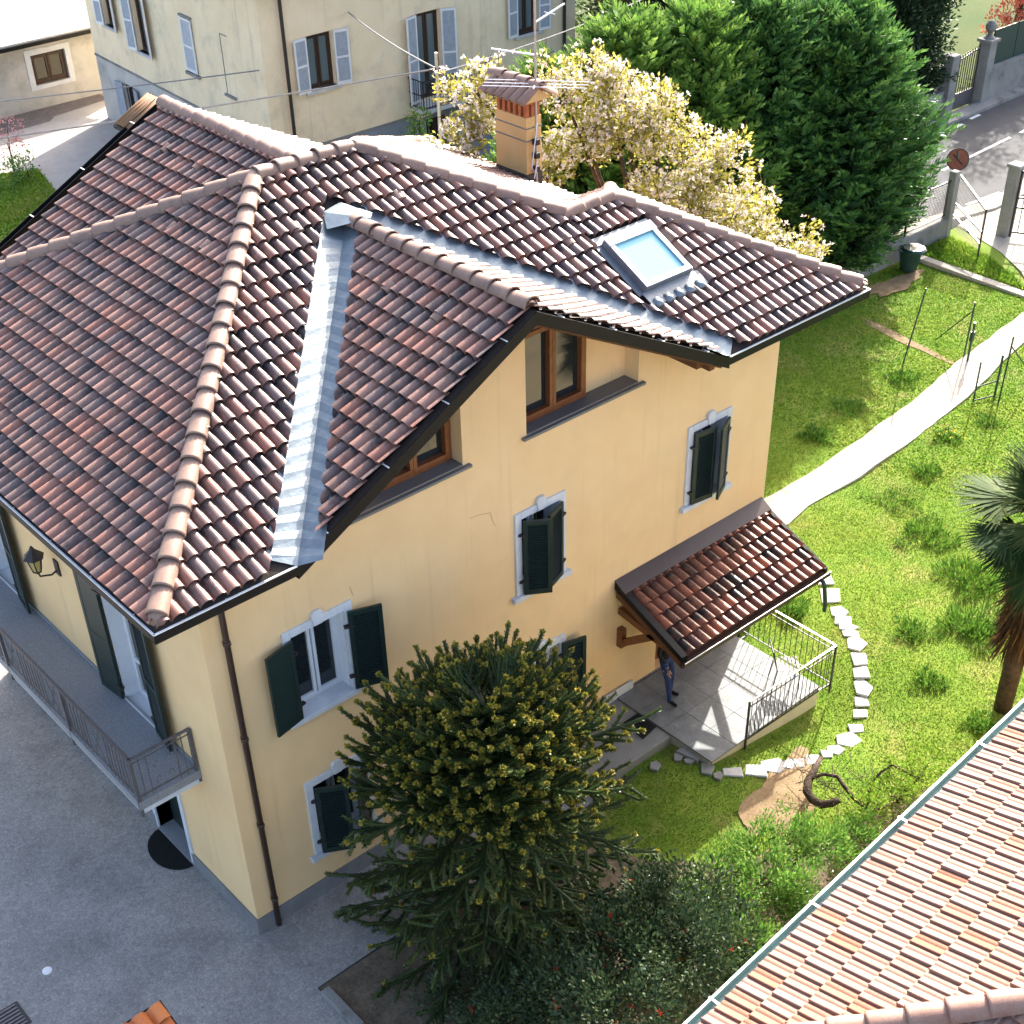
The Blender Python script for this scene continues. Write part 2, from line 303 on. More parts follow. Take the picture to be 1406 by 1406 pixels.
class TileField:
    def __init__(s, du, dv, prof, mat, ncopies, stagger=False):
        s.du, s.dv, s.mat, s.ncopies, s.stagger = du, dv, mat, ncopies, stagger
        s.V, s.F, s.al = tile_arrays(du, dv, prof); s.whole = []; s.cut = []
    def lay(s, poly, u, eave_inset=.0, insets=None, skip=None, hole=None):
        """poly: convex, counter-clockwise seen from above the slope; poly[0]->poly[1] not special. u: horizontal eave direction"""
        P = [np.array(p, float) for p in poly]; u = np.array(u, float); u /= np.linalg.norm(u)
        nrm = np.zeros(3)
        for i in range(len(P)): nrm += np.cross(P[i], P[(i+1) % len(P)])
        nrm /= np.linalg.norm(nrm)
        if nrm[2] < 0: P = P[::-1]; nrm = -nrm; insets = insets and {(len(P)-2-k) % len(P): v for k, v in insets.items()}
        v = np.cross(nrm, u); v /= np.linalg.norm(v)
        O = min(P, key=lambda p: p@v)
        Q = np.array([((p-O)@u, (p-O)@v) for p in P])
        edges = []
        for i in range(len(Q)):
            a, b = Q[i], Q[(i+1) % len(Q)]; d = b-a; L = np.hypot(*d)
            if L < 1e-6: continue
            nn = np.array([-d[1], d[0]])/L
            eave = abs(d[1]) < 1e-3 and a[1] < 1e-3
            edges.append((a, nn, eave, (insets or {}).get(i, 0.)))
        base = 31.7; Ou = O@u                     # common grid so that pieces of one slope meet
        i0, i1 = Q[:, 0].min(), Q[:, 0].max(); j1 = Q[:, 1].max()
        k0 = math.floor((i0+Ou+base)/s.du)-1; k1 = math.ceil((i1+Ou+base)/s.du)+1
        vals = 0
        for j in range(0, int(j1/s.dv)+2):
            for k in range(k0, k1):
                uu = k*s.du-base-Ou + (s.du/2 if s.stagger and j % 2 else 0); vv = j*s.dv+eave_inset
                cs = np.array([(uu-s.du/2, vv), (uu+s.du/2, vv), (uu+s.du/2, vv+s.dv+.05), (uu-s.du/2, vv+s.dv+.05)])
                state = 0; out = False
                for a, nn, eave, ins in edges:
                    if eave: continue
                    dd = (cs-a)@nn-ins
                    if dd.max() <= .01: out = True; break
                    if dd.min() < -.002: state = 1
                if out: continue
                ctr = O+u*uu+v*(vv+s.dv/2)
                if hole and hole(ctr): continue
                jit = rng.normal(0, .004, 3); ang = rng.normal(0, .008)
                uj = u*math.cos(ang)+v*math.sin(ang); vj = v*math.cos(ang)-u*math.sin(ang)
                T = (O+u*uu+v*vv+nrm*abs(jit[2])+u*jit[0]*.6+v*jit[1], uj, vj, nrm, rng.random())
                if state == 0: s.whole.append(T)
                else: s.cut.append((T, [(O+u*a[0]+v*a[1]+(u*nn[0]+v*nn[1])*ins, u*nn[0]+v*nn[1]) for a, nn, eave, ins in edges if not eave]))
    def xf(s, T):
        o, u, v, n, r = T; return o+s.V[:, :1]*u+s.V[:, 1:2]*v+s.V[:, 2:3]*n
    def build(s, parent, name='roof_tile'):
        d = [np.linalg.norm(T[0]-CAM) for T in s.whole]; order = np.argsort(d)
        near = [s.whole[i] for i in order[:s.ncopies]]; far = [s.whole[i] for i in order[s.ncopies:]]
        me = None
        for T in near:
            if me is None:
                o = mesh_np(name, s.V, s.F, s.mat, None, True, {'along': ('POINT', s.al)}, recenter=False); me = o.data; COL.objects.unlink(o); bpy.data.objects.remove(o)
            o = bpy.data.objects.new(name, me); p, u, v, n, r = T
            COL.objects.link(o); o.parent = parent
            o.matrix_local = Matrix.Translation(-LOC[parent.name]) @ Matrix(((u[0], v[0], n[0], p[0]), (u[1], v[1], n[1], p[1]), (u[2], v[2], n[2], p[2]), (0, 0, 0, 1)))
            o['tone'] = float(r)
        Vs, Fs, al, rn = [], [], [], []; b = 0
        for T in far:
            Vs.append(s.xf(T)); Fs.append(s.F+b); b += len(s.V); al.append(s.al); rn.append(np.full(len(s.F), T[4]))
        if s.cut:
            for T, planes in s.cut:
                bm = bmesh.new(); X = s.xf(T); bv = [bm.verts.new(p) for p in X]
                for f in s.F: bm.faces.new([bv[i] for i in f])
                pass
                for p, n in planes:
                    bmesh.ops.bisect_plane(bm, geom=bm.verts[:]+bm.edges[:]+bm.faces[:], plane_co=p, plane_no=n, clear_inner=True)
                bmesh.ops.triangulate(bm, faces=bm.faces)
                if bm.faces:
                    bm.verts.index_update(); vv = np.array([q.co[:] for q in bm.verts]); ff = np.array([[q.index for q in f.verts] for f in bm.faces])
                    ff = np.column_stack([ff, ff[:, 2]])      # padded, split below
                    Vs.append(vv); Fs.append(ff+b); b += len(vv)
                    al.append(np.clip((vv-T[0])@T[2]/(s.dv), 0, 1)); rn.append(np.full(len(ff), T[4]))
                bm.free()
        if Vs:
            V = np.concatenate(Vs); F = np.concatenate(Fs); al = np.concatenate(al); rn = np.concatenate(rn)
            tri = F[:, 2] == F[:, 3]; q = F[~tri]
            F3 = np.concatenate([F[tri][:, :3], q[:, [0, 1, 2]], q[:, [0, 2, 3]]]); r3 = np.concatenate([rn[tri], rn[~tri], rn[~tri]])
            o = mesh_np('roof_tile_rows', V, F3, s.mat, parent, True, {'along': ('POINT', al), 'rnd': ('FACE', r3)}); o['kind'] = 'stuff'
            bm = bmesh.new(); bm.from_mesh(o.data); bm.normal_update(); bm.free()
def ridge_run(p, q, parent, mat, L=.385, r=.132, name='ridge_tile', start=.0, end_cap=False, cache={}):
    p, q = Vector(p), Vector(q); d = q-p; n = int(round((d.length-start)/L)); dn = d.normalized(); step = (d.length-start)/max(n, 1)
    sd = dn.cross(Vector((0, 0, 1))).normalized(); up = sd.cross(dn).normalized()
    key = (mat.name, round(r, 3), round(L, 2))
    if key not in cache:
        mb = MB(); K = 9; Ln = L+.06
        ring = lambda x, rr, dz: [(x, math.cos(math.pi*(k/(K-1)*1.1-.05))*rr, math.sin(math.pi*(k/(K-1)*1.1-.05))*rr*.86+dz) for k in range(K)]
        a, b, c, e = ring(0, r*1.08, .02), ring(.03, r*1.075, .018), ring(.20, r*1.04, .010), ring(Ln, r*.92, -.016)
        ia = ring(0, r*.98, .014)
        V = a+b+c+e+ia; F = []
        for s0 in range(3):
            for k in range(K-1): F.append((s0*K+k, s0*K+k+1, (s0+1)*K+k+1, (s0+1)*K+k))
        for k in range(K-1): F.append((k+1, k, 4*K+k, 4*K+k+1))
        me = bpy.data.meshes.new(name); me.from_pydata(V, [], F); me.update(); me.materials.append(mat)
        for f in me.polygons: f.use_smooth = True
        cache[key] = me
    for i in range(n):
        o = bpy.data.objects.new(name, cache[key]); COL.objects.link(o); o.parent = parent
        c = p+dn*(start+i*step)+up*random.uniform(-.006, .006); a = random.gauss(0, .012)
        dd = (dn*math.cos(a)+sd*math.sin(a)); s2 = (sd*math.cos(a)-dn*math.sin(a))
        y = up.cross(dd)
        o.matrix_local = Matrix.Translation(-LOC[parent.name]) @ Matrix(((dd.x, y.x, up.x, c.x), (dd.y, y.y, up.y, c.y), (dd.z, y.z, up.z, c.z), (0, 0, 0, 1)))

# ------------------------------------------------------------------ wall with openings
class Frame:
    def __init__(s, o, u, n): s.o, s.u, s.n = Vector(o), Vector(u).normalized(), Vector(n).normalized()
    def __call__(s, a, z, d=0.): return s.o+s.u*a+s.n*d+Vector((0, 0, z))
def wall_grid(mb, fr, u0, u1, z0, z1, holes, depth=.3):
    us = sorted({u0, u1, *[h[0] for h in holes], *[h[1] for h in holes]}); zs = sorted({z0, z1, *[h[2] for h in holes], *[h[3] for h in holes]})
    for a, b in zip(us, us[1:]):
        for c, d in zip(zs, zs[1:]):
            mu, mz = (a+b)/2, (c+d)/2
            if any(h[0] < mu < h[1] and h[2] < mz < h[3] for h in holes): continue
            mb.quad(fr(a, c), fr(b, c), fr(b, d), fr(a, d))
    for (a, b, c, d) in holes:
        mb.quad(fr(a, c), fr(a, d), fr(a, d, -depth), fr(a, c, -depth)); mb.quad(fr(b, d), fr(b, c), fr(b, c, -depth), fr(b, d, -depth))
        mb.quad(fr(a, d), fr(b, d), fr(b, d, -depth), fr(a, d, -depth)); mb.quad(fr(b, c), fr(a, c), fr(a, c, -depth), fr(b, c, -depth))
def fbox(mb, fr, a, b, c, d, e0, e1):
    mb.obox(fr(a, c, e0), fr.u*(b-a), Vector((0, 0, d-c)), fr.n*(e1-e0)); return mb
def window_fill(house, fr, a, b, c, d, rec, frame_mat, glass=None, sash=.06, mull=True, rail=None, curtain=True, name='window', board=None):
    """frame, panes and curtain of a window set back rec from the wall face"""
    g = glass or MT['glass']
    mb = MB(); e0, e1 = -rec-.06, -rec
    for x0, x1, z0, z1 in ((a, a+sash, c, d), (b-sash, b, c, d), (a+sash, b-sash, c, c+sash), (a+sash, b-sash, d-sash, d)): fbox(mb, fr, x0, x1, z0, z1, e0, e1)
    w_ = mb.build(name, frame_mat, house)
    m = (a+b)/2; halves = [(a+sash, m-.012), (m+.012, b-sash)] if mull else [(a+sash, b-sash)]
    for x0, x1 in halves:
        mb = MB(); s2 = sash*.9; e2 = e1+.012
        for p0, p1, q0, q1 in ((x0, x0+s2, c+sash, d-sash), (x1-s2, x1, c+sash, d-sash), (x0+s2, x1-s2, c+sash, c+sash+s2), (x0+s2, x1-s2, d-sash-s2, d-sash)): fbox(mb, fr, p0, p1, q0, q1, e0+.01, e2)
        if rail: fbox(mb, fr, x0+s2, x1-s2, rail-.03, rail+.03, e0+.01, e2-.004)
        mb.build('sash', frame_mat, w_)
        mb = MB(); fbox(mb, fr, x0+s2-.005, x1-s2+.005, c+sash+s2-.005, d-sash-s2+.005, e0+.025, e0+.035); mb.build('pane', g, w_)
    mb = MB(); mb.quad(fr(a-.3, c-.2, -rec-.7), fr(b+.3, c-.2, -rec-.7), fr(b+.3, d+.2, -rec-.7), fr(a-.3, d+.2, -rec-.7))
    mb.quad(fr(a-.3, c-.01, -rec-.07), fr(b+.3, c-.01, -rec-.07), fr(b+.3, c-.01, -rec-.7), fr(a-.3, c-.01, -rec-.7))
    mb.build('room_back', MT['dark'], w_)
    return w_
def shutter(house, fr, hinge, side, z0, z1, wd, ang, mat, louv=True, off=.05, label=None, midrail=True, slat_mat=None, pitch=.045):
    """side +1: leaf runs to +u when closed (left hinge)."""
    a = R(ang); du = fr.u*(side*math.cos(a)); dn = fr.n*math.sin(a); w = (du+dn).normalized()
    nn = w.cross(Vector((0, 0, 1))).normalized()
    if nn.dot(fr.n) < 0 and ang < 90: nn = -nn
    o = fr(hinge, 0, off); t = .042
    mb = MB(); up = Vector((0, 0, 1))
    def bx(x0, x1, za, zb, th=t, d0=0): mb.obox(o+w*x0+up*za+nn*(d0-th/2), w*(x1-x0), up*(zb-za), nn*th)
    bx(0, .07, z0, z1); bx(wd-.07, wd, z0, z1); bx(.07, wd-.07, z0, z0+.1); bx(.07, wd-.07, z1-.08, z1)
    zm = z0+(z1-z0)*.47
    if midrail: bx(.07, wd-.07, zm-.035, zm+.035)
    s = mb.build('shutter', mat, house, label=label)
    mb = MB(); z = z0+.12
    while z < z1-.1:
        if not (midrail and abs(z-zm) < .05):
            tilt = up*.038+nn*.02
            mb.obox(o+w*.066+up*z-nn*.012, w*(wd-.132), tilt, (nn*.5-up*.3).normalized()*.006)
        z += pitch
    mb.obox(o+w*.066+up*(z0+.09)-nn*.016, w*(wd-.132), up*(z1-z0-.16), nn*.004)  # backing sheet added so no light shows between the slats
    mb.build('louvres', slat_mat or mat, s, kind='stuff')
    mb = MB()
    for z in (z0+.25, z1-.25): mb.obox(o-w*.07+up*(z-.02)-nn*.03, w*.16, up*.035, nn*.06)
    mb.build('hinge', MT['iron'], s)
    return s

# ------------------------------------------------------------------ the yellow house
HE, T_ = 7.0, .498
OF, OL, OR_ = .98, 1.03, 1.0; W_ = 11.49; H1, H2 = 5.29, 3.07
C0 = (-OL, -OF, HE); A_ = (-OL+H1, -OF+H1, HE+H1*T_); P2 = (6.04, -OF+H1, HE+H1*T_)
X1 = 11.68; TR_ = H1*T_/(X1-P2[0]); Q_ = (P2[0]+(H1-H2)*T_/TR_, -OF+H2, HE+H2*T_); R_ = (W_+OR_-H2, -OF+H2, HE+H2*T_); S_ = (W_+OR_, -OF, HE)
YB = -OF+2*H1; YR = -OF+2*H2
B0 = (-OL, YB, HE); B1 = (X1, YB, HE); I_ = (X1, YR, HE); S2 = (W_+OR_, YR, HE)
E1 = (.99, -OF, HE); E2 = (9.01, -OF, HE); XK = 5.03; HG = 2.085
G_ = (XK, -OF, HE+HG); K_ = (XK, -OF+HG/T_, HE+HG)
XB, HB = 5.7, 2.18; KB = (XB, YB-HB/T_, HE+HB); GB = (XB, YB, HE+HB); F1 = (XB-HB/T_, YB, HE); F2 = (XB+HB/T_, YB, HE)
def fz(x, y=None): return None
ZR = A_[2]
house = thing('yellow_house', (5.5, 4.3, 0), 'large yellow stucco house with brown tiled hip roof, front gable and green shutters', 'house')
TK = (XK, A_[1], ZR); zv = HE+HG-(Q_[0]-XK)*HG/(E2[0]-XK); V_ = (Q_[0], -OF+(zv-HE)/T_, zv); TB = (XB, A_[1], ZR)
FACES = dict(
    front_l=([C0, E1, K_, TK, A_], (1, 0, 0)), front_m=([K_, V_, Q_, P2, TK], (1, 0, 0)), front_r=([V_, E2, S_, R_, Q_], (1, 0, 0)),
    left=([B0, C0, A_], (0, -1, 0)), gab_l=([E1, G_, K_], (0, -1, 0)), gab_r=([G_, E2, K_], (0, 1, 0)),
    back_l=([F1, B0, A_, TB, KB], (-1, 0, 0)), back_r=([KB, TB, P2, B1, F2], (-1, 0, 0)),
    bgab_l=([GB, F1, KB], (0, -1, 0)), bgab_r=([F2, GB, KB], (0, 1, 0)),
    right=([I_, B1, P2, Q_], (0, 1, 0)), rb_back=([S2, I_, Q_, R_], (-1, 0, 0)), rb_right=([S_, S2, R_], (0, 1, 0)))
# deck under the tiles, and the boarded soffit
mb = MB(); sf = MB()
for k, (poly, u) in FACES.items():
    n = Vector((0, 0, 0)); P = [Vector(p) for p in poly]
    for i in range(len(P)): n += P[i].cross(P[(i+1) % len(P)])
    n.normalize(); n = n if n.z > 0 else -n
    mb.poly([p-n*.012 for p in P]); sf.poly([p-Vector((0, 0, .13)) for p in P])
roof = mb.build('roof', MT['deck'], house); sf.build('soffit', MT['soffit'], house)
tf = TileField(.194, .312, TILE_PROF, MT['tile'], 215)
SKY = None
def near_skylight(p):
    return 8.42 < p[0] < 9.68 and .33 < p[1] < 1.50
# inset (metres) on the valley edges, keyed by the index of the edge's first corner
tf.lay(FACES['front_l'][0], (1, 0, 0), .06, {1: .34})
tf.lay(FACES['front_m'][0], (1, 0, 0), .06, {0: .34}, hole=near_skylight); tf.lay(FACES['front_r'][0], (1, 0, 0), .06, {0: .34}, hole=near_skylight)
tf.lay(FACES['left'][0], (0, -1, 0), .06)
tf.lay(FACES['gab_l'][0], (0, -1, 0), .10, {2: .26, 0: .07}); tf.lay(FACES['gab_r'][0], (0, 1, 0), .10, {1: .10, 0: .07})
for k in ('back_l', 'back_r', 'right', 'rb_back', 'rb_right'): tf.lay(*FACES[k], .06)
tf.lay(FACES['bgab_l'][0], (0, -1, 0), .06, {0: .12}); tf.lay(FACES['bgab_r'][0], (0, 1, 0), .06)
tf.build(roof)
UPZ = Vector((0, 0, 1))
def up(p, d=.05): return Vector(p)+UPZ*d
mb = MB()
for a, b in ((C0, A_), (B0, A_), (A_, P2), (P2, Q_), (Q_, R_), (S_, R_), (S2, R_), (B1, P2), (G_, K_), (GB, KB)):
    a_, b_ = up(a, .015), up(b, .015); d_ = (b_-a_).normalized(); mb.tube([a_+d_*.3, b_-d_*.02], .085, 6)
mb.build('ridge_mortar', M('ridge_mortar', (.12, .095, .085), (.07, .055, .05), 12, .95, .1, .6, 40, fine=.3), roof)
for a, b, s0 in ((C0, A_, .22), (B0, A_, .2), (A_, P2, 0), (Q_, P2, 0), (R_, Q_, 0), (S_, R_, .2), (S2, R_, .2), (B1, P2, .2), (G_, K_, .08), (GB, KB, .05)):
    ridge_run(up(a), up(b), roof, MT['ridge'], start=s0)
# rounded end caps at the hip feet
for p, d in ((C0, A_), (S_, R_), (B0, A_)):
    d = (Vector(d)-Vector(p)).normalized(); c = up(p, .02)+d*.24
    mb = MB(); mb.tube([c-d*.1-UPZ*.0, c-d*.06, c+d*.02, c+d*.16], [.05, .11, .145, .15], 10, sq=.85); mb.build('hip_end_tile', MT['ridge'], roof, smooth=True)
# upright snow guard tiles
def slope_pt(face, px, py):
    P = [Vector(p) for p in FACES[face][0]]; n = (P[1]-P[0]).cross(P[2]-P[0]).normalized(); n = n if n.z > 0 else -n
    return on_plane(px, py, tuple(n), n.dot(P[0])), n
sg = None
for f, px, py in (('bgab_l', 236, 203), ('bgab_l', 280, 227), ('left', 246, 312), ('left', 292, 337), ('left', 181, 408), ('front_l', 402, 312), ('gab_l', 541, 392), ('gab_l', 609, 432), ('front_m', 541, 268), ('front_l', 545, 268), ('gab_r', 632, 351), ('gab_r', 720, 398), ('gab_r', 797, 412), ('right', 575, 222), ('right', 634, 246), ('front_r', 775, 330)):
    c, n = slope_pt(f, px, py); dn = (UPZ*-1+n*n.z).normalized(); sd = n.cross(dn)
    if sg is None:
        m_ = MB(); K = 7; rr = [(math.cos(math.pi*k/(K-1))*.085, math.sin(math.pi*k/(K-1))*.07) for k in range(K)]
        m_.prism([(0, x, .05+z) for x, z in rr], (.17, 0, .0)); me = bpy.data.meshes.new('snow_guard_tile'); me.from_pydata(m_.v, [], m_.f); me.materials.append(MT['ridge']); sg = me
    o = bpy.data.objects.new('snow_guard_tile', sg); COL.objects.link(o); o.parent = roof
    o.matrix_local = Matrix.Translation(-LOC[roof.name]) @ Matrix(((dn.x, sd.x, n.x, c.x), (dn.y, sd.y, n.y, c.y), (dn.z, sd.z, n.z, c.z), (0, 0, 0, 1)))
# zinc valleys, folded along the valley line
def valley(p, q, wa, wb, da, db, mat=MT['zinc'], name='valley_flashing', seg=44):
    p, q = Vector(p), Vector(q); mb = MB(); rows = []
    for i in range(seg+1):
        tt = i/seg; c = p.lerp(q, tt); k_ = (.012 if i % 2 else -.004)*(0 < i < seg); off = (q-p).normalized()*(-.3*(tt*(1-tt)*4)**.5); rows.append((c+Vector(da)*wa+UPZ*(.035+k_)+off, c+UPZ*(.014+k_*.5), c+Vector(db)*wb+UPZ*(.035+k_)+off))
    for r0, r1 in zip(rows, rows[1:]):
        mb.quad(r0[0], r0[1], r1[1], r1[0]); mb.quad(r0[1], r0[2], r1[2], r1[1])
    return mb.build(name, mat, roof)
def across(p, q, face):
    P = [Vector(x) for x in FACES[face][0]]; n = (P[1]-P[0]).cross(P[2]-P[0]).normalized(); n = n if n.z > 0 else -n
    d = n.cross((Vector(q)-Vector(p)).normalized()).normalized(); c = sum(P, Vector())/len(P)
    return d if d.dot(c-Vector(p)) > 0 else -d
valley(E1, K_, .40, .36, across(E1, K_, 'front_l'), across(E1, K_, 'gab_l'))
valley(E2, K_, .46, .24, across(E2, K_, 'front_r'), across(E2, K_, 'gab_r'))
valley(F1, KB, .2, .2, across(F1, KB, 'back_l'), across(F1, KB, 'bgab_l')); valley(F2, KB, .2, .2, across(F2, KB, 'back_r'), across(F2, KB, 'bgab_r'))
valley(I_, Q_, .2, .2, across(I_, Q_, 'right'), across(I_, Q_, 'rb_back'))
mb = MB(); kk = Vector(K_); mb.poly([kk+Vector((-.42, -.12, .04)), kk+Vector((.1, -.5, .17)), kk+Vector((.42, -.1, .05)), kk+Vector((.1, .25, .2)), kk+Vector((-.25, .2, .16))]); mb.build('valley_head', MT['zinc'], roof)
# gutters: open channel profile swept along an edge
def gutter(a, b, out, name='gutter', deep=.13, wd=.14, parent=roof, mat=MT['gutter'], rim=True, brackets=True, upv=UPZ):
    a, b, out = Vector(a), Vector(b), Vector(out).normalized(); d = (b-a).normalized()
    prof = [(-wd, .0), (-wd, -deep), (0, -deep), (0, .0), (-.012, .0), (-.012, -deep+.014), (-wd+.012, -deep+.014), (-wd+.012, 0)]
    mb = MB(); n = len(prof); V = [a+out*x+upv*z for x, z in prof]+[b+out*x+upv*z for x, z in prof]
    mb.add(V, [(i, (i+1) % n, (i+1) % n+n, i+n) for i in range(n)]+[tuple(range(n)), tuple(range(n, 2*n))[::-1]])
    g = mb.build(name, mat, parent)
    if rim:
        mb = MB(); mb.bar(a+upv*.008-out*.008, b+upv*.008-out*.008, .026, .016); mb.build('gutter_rim', MT['rim'], house)
    if brackets:
        L = (b-a).length; k = max(1, int(L/1.05)); mb = MB()
        for i in range(k):
            c = a+d*L*(i+.5)/k; mb.bar(c+upv*.004-out*.01, c+upv*.004-out*(wd-.01), .022, .008)
        mb.build('gutter_bracket', MT['rim'], house)
    return g
gutter(Vector(C0), Vector(E1), (0, -1, 0)); gutter(B0, C0, (-1, 0, 0)); gutter(E2, S_, (0, -1, 0)); gutter(S_, S2, (1, 0, 0)); gutter(S2, I_, (0, 1, 0), rim=True); gutter(I_, B1, (1, 0, 0))
gutter(B1, F2, (0, 1, 0)); gutter(F1, B0, (0, 1, 0))
# the gable rakes carry a deep dark channel too
for a, b, out in ((E1, G_, (0, -1, 0)), (E2, G_, (0, -1, 0)), (F1, GB, (0, 1, 0)), (F2, GB, (0, 1, 0))):
    a, b = Vector(a), Vector(b); sh_ = Vector((0, .24, .06)) if out[1] > 0 else Vector(); a, b = a+sh_, b+sh_; d = (b-a).normalized(); gutter(a, b, out, 'rake_gutter', .19, .16, brackets=True, upv=UPZ, rim=False)
for a, b in ((E1, G_), (E2, G_)):
    a, b = Vector(a)+Vector((0, .16, -.17)), Vector(b)+Vector((0, .16, -.17)); mb = MB(); mb.bar(a, b, .05, .13); mb.build('barge_board', MT['soffit'], house)
# front and left walls
FR = Frame((0, 0, 0), (1, 0, 0), (0, -1, 0)); LF = Frame((0, 0, 0), (0, -1, 0), (-1, 0, 0))
def soff(x): return HE-.14+((x-E1[0])*HG/(XK-E1[0]) if x < XK else (E2[0]-x)*HG/(E2[0]-XK))+.10
WIN = [(1.27, 2.19, 3.72, 5.16), (5.52, 6.33, 3.74, 5.16), (9.38, 10.22, 3.70, 5.13), (1.27, 2.19, .92, 2.32), (5.52, 6.33, .92, 2.32), (8.75, 9.75, .31, 2.35)]
ZW = 6.56
mb = MB(); wall_grid(mb, FR, 0, W_, 0, ZW, WIN, .30)
def strip(a, b):
    xs = [a]+([XK] if a < XK < b else [])+[b]
    for p, q in zip(xs, xs[1:]): mb.quad(FR(p, ZW), FR(q, ZW), FR(q, max(soff(q), ZW+.01)), FR(p, max(soff(p), ZW+.01)))
LW = (2.30, 4.46); RW = (5.68, 8.02)
def sz(x): return max(soff(x), 7.02+T_*0)
mb.quad(FR(0, ZW), FR(1.75, ZW), FR(1.75, 7.2), FR(0, 7.2)); mb.quad(FR(1.75, ZW), FR(LW[0], ZW), FR(LW[0], soff(LW[0])-.02), FR(1.75, 7.2))
strip(LW[1], RW[0])
mb.quad(FR(RW[1], ZW), FR(W_, ZW), FR(W_, 7.3), FR(RW[1], max(soff(RW[1]), 7.3)))
dpt = .30
for a, b in (LW, RW):
    for x in (a, b): mb.quad(FR(x, ZW), FR(x, soff(x)), FR(x, soff(x), -dpt), FR(x, ZW, -dpt))
    mb.quad(FR(a, ZW), FR(b, ZW), FR(b, ZW, -dpt), FR(a, ZW, -dpt))
# yellow back of the recess beside the timber windows
mb.quad(FR(7.10, ZW, -dpt), FR(8.02, ZW, -dpt), FR(8.02, soff(8.02), -dpt), FR(7.10, soff(7.10), -dpt))
mb.build('front_wall', MT['stucco'], house)
LWIN = [(-3.05, -1.98, 2.86, 5.25), (-7.62, -6.55, 2.86, 5.25), (-3.0, -1.95, 0.0, 2.2)]
mb = MB(); wall_grid(mb, LF, -YB+OF, 0, 0, 7.35, LWIN, .30); mb.build('left_wall', MT['stucco'], house)
mb = MB(); yb = YB-OF
mb.quad((W_, 0, 0), (W_, YR-OF, 0), (W_, YR-OF, 7.3), (W_, 0, 7.3)); mb.quad((W_, YR-OF, 0), (X1-OR_, YR-OF, 0), (X1-OR_, YR-OF, 7.3), (W_, YR-OF, 7.3))
mb.quad((X1-OR_, YR-OF, 0), (X1-OR_, yb, 0), (X1-OR_, yb, 7.3), (X1-OR_, YR-OF, 7.3)); mb.quad((X1-OR_, yb, 0), (0, yb, 0), (0, yb, 7.3), (X1-OR_, yb, 7.3))
mb.poly([(F1[0]+.3, yb, 7.2), (F2[0]-.3, yb, 7.2), (XB, yb, 8.95)])
mb.build('rear_wall', MT['stucco'], house)
mb = MB(); mb.box(-.03, W_+.03, -.03, .0-.002, -.3, .31); mb.box(-.03, -.002, .0, 1.90, -.3, .31); mb.box(-.03, -.002, 3.05, yb, -.3, .31); mb.build('plinth', MT['plinth'], house)
# rafter brackets under the eaves
mb = MB()
for x, z in ((.55, 6.72), (8.55, 6.86), (8.85, 6.72)): mb.obox((x, -.72, z), (.12, 0, 0), (0, .72, 0), (0, 0, .15))
mb.build('rafter_end', MT['soffit'], house)
# gable timber windows
for a, b, m in ((5.70, 7.10, None), (3.04, 4.44, None)):
    top = min(soff(a), soff(b)); hi = 8.12 if a > XK else 7.75
    mb = MB(); fbox(mb, FR, a, b, ZW+.02, ZW+.08, -.34, -.22); fbox(mb, FR, a, a+.05, ZW+.08, hi, -.34, -.22); fbox(mb, FR, b-.05, b, ZW+.08, hi, -.34, -.22); fbox(mb, FR, a+.05, b-.05, hi-.07, hi, -.34, -.22)
    w_ = mb.build('window', MT['brown'], house, label='timber framed gable window with two dark panes')
    m = (a+b)/2
    for x0, x1 in ((a+.055, m-.004), (m+.004, b-.055)):
        mb = MB(); z0, z1 = ZW+.085, hi-.075
        for p0, p1, q0, q1 in ((x0, x0+.06, z0, z1), (x1-.06, x1, z0, z1), (x0+.06, x1-.06, z0, z0+.07), (x0+.06, x1-.06, z1-.07, z1)): fbox(mb, FR, p0, p1, q0, q1, -.33, -.20)
        mb.build('sash', MT['brown'], w_)
        mb = MB(); fbox(mb, FR, x0+.055, x1-.055, z0+.065, z1-.065, -.31, -.295); mb.build('pane', MT['glass'], w_)
mb = MB(); fbox(mb, FR, LW[0], 3.04, ZW+.02, 7.6, -.36, -.30); mb.build('recess_panel', MT['stucco'], house)
for a, b in ((2.2, 4.58), (5.58, 8.13)):
    mb = MB(); fbox(mb, FR, a, b, ZW-.045, ZW-.003, -.02, .07); mb.build('window_sill', MT['sill'], house)
    mb = MB(); fbox(mb, FR, a+.1, b-.1, ZW+.002, ZW+.018, -.30, -.003); mb.build('window_sill', MT['sill'], house)
